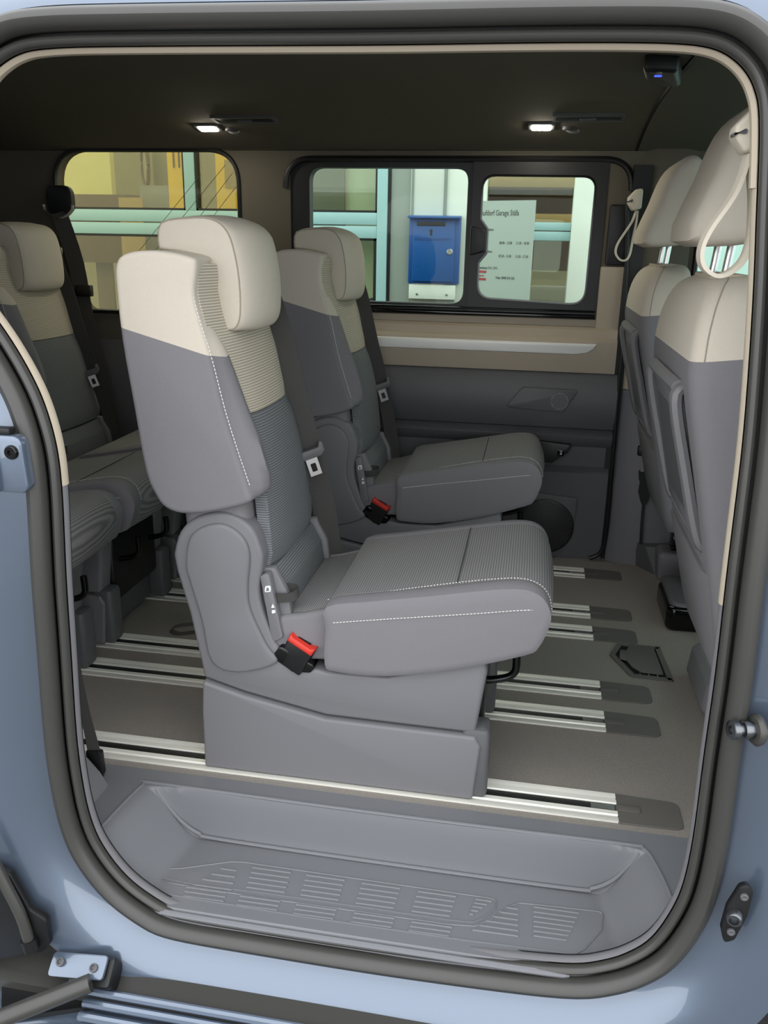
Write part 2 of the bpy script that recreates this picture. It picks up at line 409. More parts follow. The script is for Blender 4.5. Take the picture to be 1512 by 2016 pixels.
# ---- door opening contour on the near side
def yd(z): return -.31+.08*max(0, min(1.1, (z-.5)/.8))**1.5
def at_door(u, v):
    y = -.28
    for _ in range(12): p = at(u, v, 'y', y); y = yd(p.z)
    return p.x, p.z
lip_px = [(0,110),(30,94),(60,86),(119,81),(200,79),(400,77),(752,75),(1054,70),(1305,70),(1406,80),(1456,106),(1486,140),(1501,176),(1508,215),(1508,300),(1503,420),(1496,596),(1478,847),
 (1460,1000),(1440,1160),(1418,1350),(1396,1500),(1378,1640),(1358,1740),(1333,1800),(1290,1860),(1240,1890),(1190,1905),(1110,1912),(900,1888),(700,1860),(500,1828),(350,1802),
 (300,1780),(240,1735),(190,1670),(165,1610),(150,1540),(138,1450),(128,1300),(120,1187),(113,1050),(108,960),(98,880),(75,800),(45,735),(0,660),(-60,575),(-105,470),(-110,340),(-75,215),(-38,145)]
lip = [tuple(p) for p in spline([at_door(*q)+(0,) for q in lip_px], 5, closed=True)]
lip = [(p[0], p[1]) for p in lip]
for _ in range(3): lip = [((lip[i-1][0]+2*lip[i][0]+lip[(i+1) % len(lip)][0])/4, (lip[i-1][1]+2*lip[i][1]+lip[(i+1) % len(lip)][1])/4) for i in range(len(lip))]
def off(d): return inset(lip, -d)
NL = len(lip)
# weights: how much a contour point belongs to the roof / sill side
def nrm(i):
    a, b = Vector(lip[i-3]), Vector(lip[(i+3) % NL]); t = (b-a).normalized(); n = Vector((t.y, -t.x))
    if area2(lip) < 0: n = -n
    return n
NR = [nrm(i) for i in range(NL)]
def door_ring(dlist, mt, name, par, keep=None):
    secs = []
    for d, dy in dlist:
        P = off(d) if d else lip
        row = []
        for i, (x, z) in enumerate(P):
            q = dy(NR[i], z) if callable(dy) else dy
            row.append((x, yd(lip[i][1])+q, z))
        secs.append(row)
    v = [p for s in secs for p in s]; f = []
    for k in range(len(secs)-1):
        for i in range(NL):
            j = (i+1) % NL
            if keep is None or keep(lip[i], lip[j]): f.append((k*NL+i, k*NL+j, (k+1)*NL+j, (k+1)*NL+i))
    return obj(name, v, f, mt, par)
seal = sgroup('trim_4', (-.45, -.31, -.13))
def ring_tube(d, dy, r, r2, mt, name, par):
    P = off(d) if d else lip
    return obj(name, *tube([(x, yd(lip[i][1])+dy, z) for i, (x, z) in enumerate(P)], r, 12, closed=True, up=Vector((0,1,0)), r2=r2), mt, par)
ring_tube(.0255, -.008, .0155, .020, 'rubber', 'outer_bulb_seal', seal)
ring_tube(.001, .004, .0075, .010, 'rubber', 'inner_lip_seal', seal)
door_ring([(-.006,.03),(-.002,.012),(.042,.008),(.046,.004)], 'black', 'seal_base', seal)
ring_joint = at_door(338, 1825)
# painted body shell around the opening
def dyp(a, b, c):        # side, sill, roof offsets blended by the contour normal
    def g(n, z):
        t = max(0, n.y); s = max(0, -n.y); q = 1-min(1, t*t+s*s)
        return a*q+b*s*s+c*t*t
    return g
body = sgroup('wall_right', (-.45, -.33, -.3))
door_ring([(.036,.010),(.040,dyp(.002,.002,.004)),(.050,dyp(-.002,-.003,.006)),(.062,dyp(-.008,-.008,.012)),(.080,dyp(-.022,-.018,.026)),(.098,dyp(-.040,-.034,.042)),(.13,dyp(-.052,-.046,.08)),(.17,dyp(-.056,-.052,.15))], 'paint', 'door_jamb', body)
obj('rear_quarter_skin', *rbox(XR0-.05,-.40,-.35,-1.17,-.36,1.30,0,0), 'paint', body)
# front door skin with window
fw = rr(.45,.80,1.05,1.28,.08,6)
obj('front_door_skin', *ringpanel(fw, (.30,-.35,XR1+.05,1.33), -.37, -.33), 'paint', body)
obj('roof_skin', *loft([[(x, y, zc(max(-.24, min(1.46, y)))+.06) for y in [-.16+i*1.70/24 for i in range(25)]] for x in (XR0-.05, -.5, XR1+.05)], closed=False), 'paint', body)
# interior trim lip round the opening: cream above, grey below the belt line
tr = sgroup('trim_5', (-.45, -.26, -.1))
door_ring([(-.007,.010),(-.0105,.016),(-.0105,.024),(-.004,.034),(.02,.045),(.05,.05)], 'trim_beige', 'cream_edge', tr, keep=lambda a, b: (a[0] > -.45 and a[1] > .58) or (a[0] <= -.45 and a[1] > .67))
door_ring([(-.007,.010),(-.0095,.016),(-.0095,.022),(-.004,.030),(.02,.045),(.05,.05)], 'plastic', 'grey_edge', tr, keep=lambda a, b: -.2 < a[1] and ((a[0] > -.45 and a[1] <= .58) or (a[0] <= -.45 and a[1] <= .67)))
door_ring([(-.008,.010),(-.0135,.015),(-.0145,.022),(-.010,.032),(.03,.05)], 'trim_beige', 'header_edge', tr, keep=lambda a, b: a[1] > 1.14)
# ---- step well below the door
step = sgroup('trim_6', (-.45, -.2, -.13))
def sst(t): t = max(0, min(1, t)); return t*t*(3-2*t)
def tz(x, y):
    q = (y+.107)/(-.19)                       # 0 at riser, 1 at sill
    xl = -.935-.035*max(0, q); xr = .046+.035*max(0, q)
    dl = (x-xl); dr = (xr-x); rad = .10
    fx = min(dl/.115, dr/.085, 1.0)
    fy = min(1.0, (-.107-y)/.013)
    if fx >= 1 and fy >= 1: return -.106
    fx = max(0, fx); fy = max(0, fy)
    a, b = 1-fx, 1-fy
    r = math.hypot(a, b)
    return -.106*sst(1-min(1, r))
xs = [-1.06+i*(1.28)/200 for i in range(201)]
ys = [-.062-.045*i/4 for i in range(4)]+[-.107-.022*i/10 for i in range(10)]+[-.129-(.305-.129)*i/18 for i in range(19)]
grid = [[(x, y, tz(x, y)) for x in xs] for y in ys]
def inside_lip(x, z):
    c = False
    for i in range(NL):
        (x1, z1), (x2, z2) = lip[i-1], lip[i]
        if (z1 > z) != (z2 > z) and x < (x2-x1)*(z-z1)/(z2-z1)+x1: c = not c
    return c
grid.append([(x, -.308, max(z-.004, -.112)) for (x, y, z) in grid[-1]]); grid.append([(x, -.312, z-.02) for (x, y, z) in grid[-1]])
lo_at = {}
def lipx(z):
    xs_ = []
    for i in range(NL):
        (x1, z1), (x2, z2) = lip[i-1], lip[i]
        if (z1 > z) != (z2 > z): xs_.append((x2-x1)*(z-z1)/(z2-z1)+x1)
    return (min(xs_), max(xs_)) if xs_ else (-.4, -.4)
for g in grid:
    for i, (x, y, z) in enumerate(g):
        if y < -.28:
            a, b = lipx(max(-.112, z)+.035); g[i] = (max(a-.012, min(b+.012, x)), y, z)
obj('step_well', *loft(grid, closed=False, caps=False), 'tray', step)
obj('sill_edge', *tube(spline([(-.815,-.306,-.112),(-.80,-.312,-.113),(-.5,-.313,-.114),(-.13,-.313,-.112),(-.11,-.306,-.111)], 5), .006, 8), 'tray', step)
obj('upper_bead', *tube(spline([at(178,1652,'z',.0), at(235,1590,'z',.0), at(280,1546,'z',.0), at(300,1541,'z',0), at(600,1582,'z',0), at(900,1621,'z',0), at(1225,1661,'z',0), at(1268,1672,'z',0), at(1295,1710,'z',0), at(1325,1775,'z',0)], 6), .0035, 8), 'tray', step)
obj('riser_bead', *tube(spline([(-.915,-.114,-.006),(-.892,-.118,-.035),(-.86,-.121,-.070),(-.825,-.122,-.092),(-.78,-.122,-.100),(-.45,-.122,-.102),(-.09,-.122,-.100),(-.045,-.122,-.092),(-.012,-.121,-.070),(.014,-.118,-.035),(.032,-.114,-.006)], 6), .0038, 8), 'tray', step)
# tread pattern: raised outlines and ribs
TZ = -.106
def tp(u, v): p = at(u, v, 'z', TZ); return (p.x, p.y, TZ+.0006)
o1 = [(304,1722),(308,1712),(360,1710),(455,1697),(480,1698),(960,1768),(978,1773),(975,1790),(950,1810),(930,1817),(880,1812),(700,1785),(500,1757),(380,1742),(320,1730)]
o2 = [(287,1745),(300,1727),(330,1738),(500,1766),(700,1794),(880,1820),(935,1824),(968,1810),(1005,1784),(1022,1778),(1180,1795),(1187,1800),(1184,1832),(1150,1870),(1130,1880),(900,1850),(600,1806),(300,1757)]
for o_ in (o1, o2):
    obj('tread_outline', *tube([(a, b, TZ+.0006) for a, b in fillet([tp(*q)[:2] for q in o_], .010, 3)], .0015, 5, closed=True), 'tray', step)
def rib(u0, v0, u1, v1): obj('tread_rib', *tube([tp(u0, v0), tp(u1, v1)], .0021, 6), 'tray', step)
sl = .138
def ribs(u0, u1, vtop, n, dv, shrink0=0, shrink1=0, drift=-3.0):
    for k in range(n):
        a = u0+drift*k+shrink0*(n-1-k); b = u1+drift*k-shrink1*k
        rib(a, vtop+dv*k, b, vtop+dv*k+(b-a)*sl)
ribs(390, 466, 1710.5, 4, 10.5, 15, 0)
for u0, vt in ((497,1708.5),(603,1723.5),(712,1739.5),(822,1755.5)): ribs(u0, u0+76, vt, 5, 9.6)
ribs(936, 968, 1771, 5, 7.2, 0, 6)
for u0, vt in ((367,1747),(472,1764.5),(583,1781.5),(697,1798),(810,1815.5)): ribs(u0, u0+80, vt, 3, 8.6)
ribs(930, 1020, 1787, 6, 8.8, 13, 0, 0)
ribs(1050, 1140, 1786, 7, 9.4, 0, 4, 0)
# lower-left inner trim piece with the belt
cp_ = [(p.x, p.z) for p in (at(u, v, 'y', -.13) for u, v in ((60,940),(122,950),(134,1020),(140,1100),(138,1165),(127,1205),(131,1300),(143,1400),(160,1480),(196,1520),(214,1548),(212,1590),(172,1660),(60,1680)))]
obj('rear_pillar_trim', *prism(fillet(cp_, .012, 3), 'y', -.24, -.125, .006), 'plastic', tr)

# ---- sill strips below the opening
sk = sgroup('trim_7', (-.4, -.40, -.30))
xprof('guide_channel', [(-.345,-.226),(-.40,-.236),(-.40,-.30),(-.345,-.30)], -1.30, .45, 'rubber', sk)
for k, (y0, z0) in enumerate(((-.395,-.232),(-.412,-.240),(-.430,-.250))):
    obj('silver_rib', *tube([(-.93,y0,z0),(-.4,y0,z0),(.45,y0,z0)], .0075, 8), 'paint_d', sk)
xprof('rocker_panel', [(-.425,-.262),(-.46,-.268),(-.49,-.30),(-.49,-.36),(-.40,-.40),(-.40,-.262)], -1.30, .45, 'paint', sk)

# ================================================================== FLOOR RAILS
RY = [0, .32, .467, .793, .94, 1.262]
rail_labels = ['aluminium floor rail nearest the door step', 'second floor rail from the door, under inner edge of the near seat', 'third floor rail from the door, right of the floor hatch side', 'fourth floor rail from the door', 'fifth floor rail from the door, second farthest', 'farthest floor rail, along the far door panel']
rail_labels[2] = 'third floor rail from the door, beside the second'
for k, y in enumerate(RY):
    t = thing('seat_rail', (-1.2, y, 0), rail_labels[k], 'rail', 'aluminium floor rails')
    x0 = -2.3
    # profile of one strip: flat lip, groove, rounded inner shoulder
    for s, nm in ((-1, 'near_strip'), (1, 'far_strip')):
        pr = [(.044,.0),(.044,.0035),(.030,.0035),(.028,.0020),(.0255,.0020),(.0235,.0045),(.0125,.0045),(.0110,.0030),(.0110,.0)]
        P = [(y+s*a, b) for a, b in pr]
        obj(nm, *loft([[(x, a, b) for a, b in P] for x in (x0, 0.0)]), 'alu', t)
    obj('slot', *rbox(x0, y-.0115, .0002, -.002, y+.0115, .0012, 0, 0), 'black', t)
    ec = fillet([(-.001,y-.046),(.122,y-.044),(.122,y+.040),(-.001,y+.046)], [0,.02,.02,0], 5)
    cap = obj('end_cap', *prism(ec, 'z', 0, .003, .001, 1), 'cap', t)
    obj('cap_ridge', *prism(fillet(rect(.0, y-.010, .045, y+.012), .005, 3), 'z', .0025, .0050, .0015, 2), 'cap', cap)
    obj('slot_stop', *rbox(-.050, y-.008, .001, -.004, y+.008, .0025, 0, 0), 'steel', t)

# ================================================================== SINGLE SEATS
def make_seat(label, group):
    YC = .16
    t = thing('single_seat', (-.56, YC, 0), label, 'seat', group)
    # ---------------- side covers (pedestal sides with recliner)
    def sy(y, s): return YC+s*(y-YC)      # y given for the near side (s=1) , mirrored for the far side
    recl = [(p.x, p.y) for p in spline([(a, b, 0) for a, b in [(-.885,.47),(-.869,.518),(-.832,.552),(-.776,.564),(-.727,.54),(-.706,.491),(-.706,.46),(-.714,.412),(-.707,.365),(-.683,.30)]], 4)]
    upper = recl+[(-.66,.272),(-.62,.256),(-.581,.250),(-.46,.252),(-.274,.312),(-.268,.285),(-.284,.150),(-.418,.151),(-.582,.153),(-.749,.185),(-.836,.209),(-.840,.24),(-.859,.35),(-.88,.434)]
    lower = [(-.836,.205),(-.749,.181),(-.582,.149),(-.418,.147),(-.284,.146),(-.272,.125),(-.282,.004),(-.841,.004),(-.8405,.136)]
    for s in (1, -1):
        nm = 'side_cover'
        up_ = fillet(upper, .006, 2)
        if s == 1: a, b = -.028, .030
        else: a, b = 2*YC-.030, 2*YC+.028
        sc = obj(nm, *prism(up_, 'y', a, b, .008, 3), 'plastic', t)
        lo_ = fillet(lower, .006, 3)
        a2, b2 = (-.036, .028) if s == 1 else (2*YC-.028, 2*YC+.036)
        obj('skirt_cover', *prism(lo_, 'y', a2, b2, .006, 3), 'plastic', t)
        # raised recliner boss
        boss = spline([(-.858,.455,0),(-.848,.508,0),(-.818,.535,0),(-.778,.543,0),(-.742,.522,0),(-.728,.485,0),(-.734,.42,0),(-.73,.37,0),(-.70,.30,0),(-.68,.262,0),(-.76,.232,0),(-.815,.25,0),(-.832,.34,0),(-.852,.42,0)], 4, closed=True)
        bo = [(p.x, p.y) for p in boss]
        c, d = (-.037, -.024) if s == 1 else (2*YC+.024, 2*YC+.037)
        obj('recliner_boss', *prism(bo, 'y', c, d, .007, 3), 'plastic', sc)
    # pedestal core between the covers
    obj('pedestal_core', *rbox(-.80, .03, .012, -.30, .29, .245, .008), 'plastic_d', t)
    obj('front_crossmember', *rbox(-.315, .03, .10, -.272, .29, .28, .010), 'black', t)
    for yy in (0.0, .32):
        obj('rail_foot', *rbox(-.31, yy-.03, .004, -.255, yy+.03, .16, .012), 'plastic_d', t)
    # adjust bar
    ub = [tuple(at(u, v, 'y', .07)) for u, v in ((945,1338),(970,1338),(1000,1333),(1014,1322),(1017,1305),(1017,1285))]
    obj('adjust_bar', *tube(spline(ub, 5), .008, 10, up=Vector((0,1,0))), 'gloss_black', t)
    obj('adjust_bar', *tube(spline([(x, .25, z) for x, y, z in ub], 5), .008, 10, up=Vector((0,1,0))), 'gloss_black', t)
    # ---------------- cushion
    top_n = [(-.577,.398),(-.50,.417),(-.377,.441),(-.27,.463),(-.215,.469),(-.185,.461),(-.168,.443),(-.160,.418)]
    bot_n = [(-.164,.392),(-.178,.355),(-.202,.336),(-.324,.294),(-.458,.264),(-.557,.262),(-.580,.276),(-.578,.35)]
    outl = top_n+bot_n
    def csec(y, dz=0, d=0, dxf=0):
        P = [(p.x, p.y) for p in spline([(a, b, 0) for a, b in outl], 3, closed=True)]
        if d: P = rinset(P, d)
        Q = []
        for a, b in P:
            k = max(0, min(1, (b-.33)/.1)); k2 = max(0, min(1, (a+.24)/.06))
            Q.append((a+dxf*k2, y, b+dz*k))
        return Q
    ysn = [(-.048,-.014,.016),(-.0465,-.008,.006),(-.043,-.003,.0),(-.032,.0,-.0),(-.018,.002,0),(-.006,.0005,0)]
    near = [csec(y, dz, d) for y, dz, d in ysn]
    far = [csec(2*YC-y, dz, d) for y, dz, d in reversed(ysn)]
    obj('cushion_side', *loft(near+[csec(.004, -.006)]), 'grey', t)
    obj('cushion_side', *loft([csec(2*YC-.004, -.006)]+far), 'grey', t)
    mid = [csec(y, dz, 0, dx) for y, dz, dx in ((-.006,-.004,0),(-.003,.0005,.001),(.03,.001,.004),(.09,.0,.007),(.16,-.001,.008),(.23,.0,.007),(.29,.001,.004),(.323,.0005,.001),(.326,-.004,0))]
    cs = obj('cushion_centre', *loft(mid), 'grey_rib_x', t)
    obj('cross_seam', *tube([(-.335, y, .4515) for y in (-.002,.1,.22,.322)], .0016, 5), 'seam', cs)
    rearp = [(-.572,.270),(-.70,.262),(-.715,.30),(-.70,.345),(-.672,.356),(-.63,.364),(-.585,.378),(-.572,.385)]
    obj('cushion_rear', *prism(fillet(rearp, .012, 3), 'y', .002, .318, .006, 2), 'grey_rib_x', t)
    for ya, yb in ((-.018, .006), (.314, .338)): obj('cushion_rear_side', *prism(fillet(rearp, .012, 3), 'y', ya, yb, .010, 3), 'grey', t)
    obj('cushion_stitching', *dashes(spline([(-.562,-.0485,.368),(-.45,-.0495,.388),(-.30,-.0495,.413),(-.22,-.0490,.427),(-.172,-.0450,.432)], 6), .0045, .002, .0009), 'thread', t)
    obj('cushion_stitching', *dashes(spline([(-.583,-.0060,.3955),(-.377,-.0060,.4445),(-.27,-.0060,.4665),(-.215,-.006,.4725),(-.184,-.006,.4635),(-.166,-.006,.444),(-.158,-.006,.415)], 6), .003, .003, .0009), 'thread', t)
    # ---------------- backrest (outlines lofted across the width)
    rear_e = [(-.905,.592),(-.923,.64),(-.937,.762),(-.950,.88),(-.953,.975)]
    topr = [(-.950,1.010),(-.936,1.026),(-.905,1.033),(-.86,1.033),(-.812,1.024)]
    side_f = [(-.803,1.010),(-.810,.962),(-.800,.911),(-.784,.853),(-.765,.761),(-.744,.688),(-.722,.618)]
    bol_f = [(-.806,1.010),(-.812,.962),(-.796,.911),(-.768,.853),(-.735,.761),(-.708,.688),(-.694,.618)]
    ins_f = [(-.812,1.010),(-.818,.962),(-.808,.911),(-.793,.853),(-.762,.761),(-.736,.688),(-.718,.618)]
    bot = [(-.722,.592),(-.79,.570),(-.852,.561),(-.887,.570)]
    def bsec(y, fr, d=0, botn=bot):
        if fr <= 1: F = [(a[0]*(1-fr)+b[0]*fr, a[1]) for a, b in zip(side_f, bol_f)]
        else: F = [(a[0]*(2-fr)+b[0]*(fr-1), a[1]) for a, b in zip(bol_f, ins_f)]
        P = [(p.x, p.y) for p in spline([(a, b, 0) for a, b in rear_e+topr+F+botn], 3, closed=True)]
        return [(a, y, b) for a, b in (rinset(P, d) if d else P)]
    prof = [(-.046,0,.010),(-.045,0,.005),(-.042,0,.0015),(-.036,.05,0),(-.022,.6,0),(-.008,1,0),(.012,1.1,0),(.034,1.75,0),(.042,2.0,0)]
    secs = [bsec(y, fr, d) for y, fr, d in prof]
    secs = secs+[bsec(YC, 2.0)]+[bsec(2*YC-y, fr, d) for y, fr, d in reversed(prof)]
    v, f = loft(secs)
    # split the shell along the diagonal colour seam
    def seam_z(x, y): return .866-.262*(x+.80)+0.0*y
    pl_co = Vector((-.80, 0, .862)); pl_no = Vector((.27, 0, 1)).normalized()
    org = worldloc(t)
    for nm, mt, keep_up in (('backrest_upper_cover', 'beige', True), ('backrest_lower_cover', 'grey', False)):
        me = bpy.data.meshes.new(nm); me.from_pydata([Vector(p)-org for p in v], [], f)
        bm = bmesh.new(); bm.from_mesh(me)
        bmesh.ops.bisect_plane(bm, geom=bm.verts[:]+bm.edges[:]+bm.faces[:], plane_co=pl_co-org, plane_no=pl_no, clear_inner=keep_up, clear_outer=not keep_up)
        bmesh.ops.recalc_face_normals(bm, faces=bm.faces[:])
        bm.to_mesh(me); bm.free()
        for p in me.polygons: p.use_smooth = len(p.vertices) < 7
        me.set_sharp_from_angle(angle=R(50)); me.materials.append(M[mt])
        o = bpy.data.objects.new(nm, me); C.objects.link(o); o.parent = t
    # ribbed centre insert, upper beige and lower grey
    def ins(z):
        tab = [(1.03,-.799),(1.01,-.799),(.962,-.804),(.911,-.792),(.853,-.772),(.761,-.745),(.688,-.722),(.618,-.706),(.56,-.699),(.47,-.690),(.445,-.692)]
        for (z1, x1), (z2, x2) in zip(tab, tab[1:]):
            if z2 <= z <= z1: return x1+(x2-x1)*(z1-z)/(z1-z2)
        return tab[-1][1]
    def insert(nm, z1, z0, mt, hwf, n=12):
        secs = []
        for k in range(n+1):
            z = z1+(z0-z1)*k/n; x = ins(z); hw = hwf(z); e = 1 if 0 < k < n else 0
            row = [(x-.03, YC-hw, z), (x-.012, YC-hw, z)]
            for j in range(9):
                s = -1+2*j/8; row.append((x+.004*e-.010*abs(s)**4+.004*(1-s*s), YC+s*(hw-.002), z))
            row += [(x-.012, YC+hw, z), (x-.03, YC+hw, z)]
            secs.append(row)
        return obj(nm, *loft(secs), mt, t)
    insert('backrest_insert_upper', 1.012, .742, 'beige_rib', lambda z: .186 if z > .872 else .128+.058*((z-.742)/.13)**1.4)
    insert('backrest_insert_lower', .740, .452, 'grey_rib', lambda z: .128+.026*(.74-z)/.288)
    # narrow lower back between the recliners, lumbar strip
    lb = [(-.868,.60),(-.86,.45),(-.82,.36),(-.74,.33),(-.715,.36),(-.724,.44),(-.732,.52),(-.742,.60),(-.76,.64),(-.84,.66)]
    obj('backrest_base', *prism(fillet(lb, .02, 3), 'y', -.020, .340, .022, 3), 'grey', t)
    st = [(-.73,.448),(-.694,.446),(-.672,.405),(-.664,.352),(-.72,.335)]
    obj('lumbar_strip', *prism(fillet(st, .010, 3), 'y', .018, .302, .006, 2), 'grey_rib', t)
    for ya, yb in ((-.006,.014), (.306,.326)):
        obj('lumbar_frame', *prism(fillet([(-.73,.45),(-.688,.452),(-.662,.40),(-.655,.35),(-.72,.34)], .006, 2), 'y', ya, yb, .004, 2), 'plastic', t)
    obj('bolster_stitching', *dashes(spline([(-.806,-.040,1.006),(-.8115,-.0405,.962),(-.800,-.0405,.911),(-.783,-.0405,.853),(-.762,-.0405,.761),(-.741,-.0405,.688),(-.7195,-.040,.620)], 6), .0045, .0022, .0010), 'thread', t)
    # ---------------- headrest : hook shaped side profile
    hp = [(-.905,1.082),(-.912,1.040),(-.90,1.033),(-.868,1.030),(-.832,1.020),(-.816,1.008),(-.807,.976),(-.799,.922),(-.792,.898),(-.780,.893),(-.766,.900),(-.757,.925),(-.757,.985),(-.767,1.045),(-.782,1.076),(-.808,1.091),(-.85,1.092)]
    hs = [(p.x, p.y) for p in spline([(a, b, 0) for a, b in hp], 3, closed=True)]
    def hsec(y, d, k): return [(a+k*max(0, min(1, (a+.80)/.03)), y, b) for a, b in (rinset(hs, d) if d else hs)]
    hh = [(.044,.008,0),(.0452,.004,.001),(.049,.001,.003),(.056,0,.007),(.068,-.001,.012),(.085,-.002,.016),(.11,-.004,.019),(.16,-.005,.021)]
    hsecs = [hsec(y, d, k) for y, d, k in hh]+[hsec(2*YC-y, d, k) for y, d, k in reversed(hh[:-1])]
    hr = obj('headrest', *loft(hsecs), 'beige', t)
    pip = inset(hs, .003)
    obj('headrest_piping', *tube([(a+.001, .0462, b) for a, b in pip], .0016, 5, closed=True, up=Vector((0,1,0))), 'seam_b', hr)
    for yy in (.11, .21):
        obj('headrest_post', *tube([(-.845, yy, 1.015), (-.845, yy, 1.045)], .010, 10), 'trim_beige', t)
    obj('headrest_collar', *prism(fillet(rect(-.875,.08,-.815,.24), .012, 3), 'z', 1.028, 1.038, .003, 2), 'trim_beige', t)
    # ---------------- belt, tongue, buckle, loop
    bpth = spline([(-.835,.285,1.040),(-.792,.286,1.022),(-.780,.286,.96)]+[tuple(at(u, v, 'y', y)+Vector((.006,0,0))) for u, v, y in ((546,640,.286),(578,770,.286),(595,830,.288),(611,895,.292),(633,980,.312),(650,1080,.33))]+[(-.648,.334,.30),(-.645,.334,.24)], 5)
    wd = [Vector((.5+.5*min(1, i/8), .8-.6*min(1, i/8), .25)) for i in range(len(bpth))]
    bl = obj('belt_webbing', *ribbon(bpth, wd, .042, .0016), 'belt', t)
    tg = Vector((-.692, .268, .618)); mrot = Matrix.Translation(tg) @ Matrix.Rotation(R(24), 4, 'Z') @ Matrix.Rotation(R(-18), 4, 'Y')
    tn = obj('belt_tongue', *xform(prism(fillet([(-.034,.014),(-.026,.016),(-.022,.004),(.022,.004),(.026,.016),(.034,.014),(.034,-.006),(.024,-.016),(-.024,-.016),(-.034,-.006)], .004, 2), 'y', -.009, .007, .003, 2), mrot), 'plastic_d', t)
    obj('tongue_plate', *xform(ringpanel(fillet(rect(-.006,-.047,.006,-.028), .002, 2), (-.013,-.056,.013,-.014), -.002, .002), mrot), 'steel', tn)
    mrot = Matrix.Translation(Vector((-.640, -.018, .282))) @ Matrix.Rotation(R(27), 4, 'Y') @ Matrix.Rotation(R(-8), 4, 'Z')
    bk = obj('belt_buckle', *xform(prism(fillet([(-.027,-.035),(.027,-.035),(.029,.028),(-.029,.028)], .004, 2), 'y', -.016, .016, .004, 2), mrot), 'black', t)
    obj('release_button', *xform(prism(fillet([(-.028,.018),(.028,.018),(.029,.036),(.020,.031),(-.020,.031),(-.029,.036)], .002, 2), 'y', -.0175, .0165, .003, 2), mrot), 'red', bk)
    obj('buckle_slot', *xform(rbox(-.014,-.004,.0305,.014,.006,.0325, 0, 0), mrot), 'gloss_black', bk)
    obj('buckle_cup', *prism(fillet([(-.690,.275),(-.672,.300),(-.60,.262),(-.612,.246),(-.65,.244)], .008, 3), 'y', -.032, .02, .004, 2), 'gloss_black', t)
    lpts = spline([(-.704,-.008,.398),(-.68,-.016,.394),(-.655,-.016,.398),(-.642,-.004,.404),(-.652,.010,.406),(-.68,.014,.404),(-.704,.014,.402)], 5)
    obj('pull_loop', *ribbon(lpts, Vector((0,0,1)), .018, .002), 'belt', t)
    rl = [at(u, v, 'y', .30) for u, v in ((392,1228),(352,1232),(337,1240),(352,1248),(392,1243))]
    obj('rear_pull_loop', *ribbon(spline(rl, 4), Vector((0,1,0)), .02, .002), 'belt', t)
    pi = prism(fillet([(-.712,.44),(-.694,.45),(-.668,.315),(-.69,.30)], .006, 2), 'y', -.026, .0, .003, 2)
    lv = obj('release_panel', *pi, 'plastic', t)
    obj('recline_icon', *prism(fillet([(-.703,.408),(-.690,.411),(-.690,.424),(-.701,.421)], .003, 2), 'y', -.0272, -.0262), 'white', lv)
    obj('icon_mark', *prism([(-.700,.411),(-.693,.413),(-.694,.418),(-.697,.420)], 'y', -.0277, -.0271), 'plastic', lv)
    obj('lock_icon', *prism(fillet([(-.689,.365),(-.682,.367),(-.682,.373),(-.689,.372)], .001, 2), 'y', -.0272, -.0262), 'white', lv)
    obj('lock_icon', *prism([(-.690,.377),(-.683,.378),(-.687,.386)], 'y', -.0272, -.0262), 'white', lv)
    return t
seat = make_seat('brightly lit beige and grey single seat nearest the open door', 'single seats with beige tops')
def put(label, dx, dy, group='single seats with beige tops'):
    c = copy_tree(seat); c.location = seat.location+Vector((dx, dy, 0)); c['label'] = label; c['group'] = group; return c
put('beige and grey single seat by the far sliding window', -.0135, .94)
put('rear row seat nearest the door, only its cushion front showing past left pillar', -1.03, .0)
put('middle seat of the rear row, its ribbed cushion showing behind the near seat', -1.03, .467)
put('rear row seat at the far side, shaded, with beige headrest at left edge', -1.03, .94)

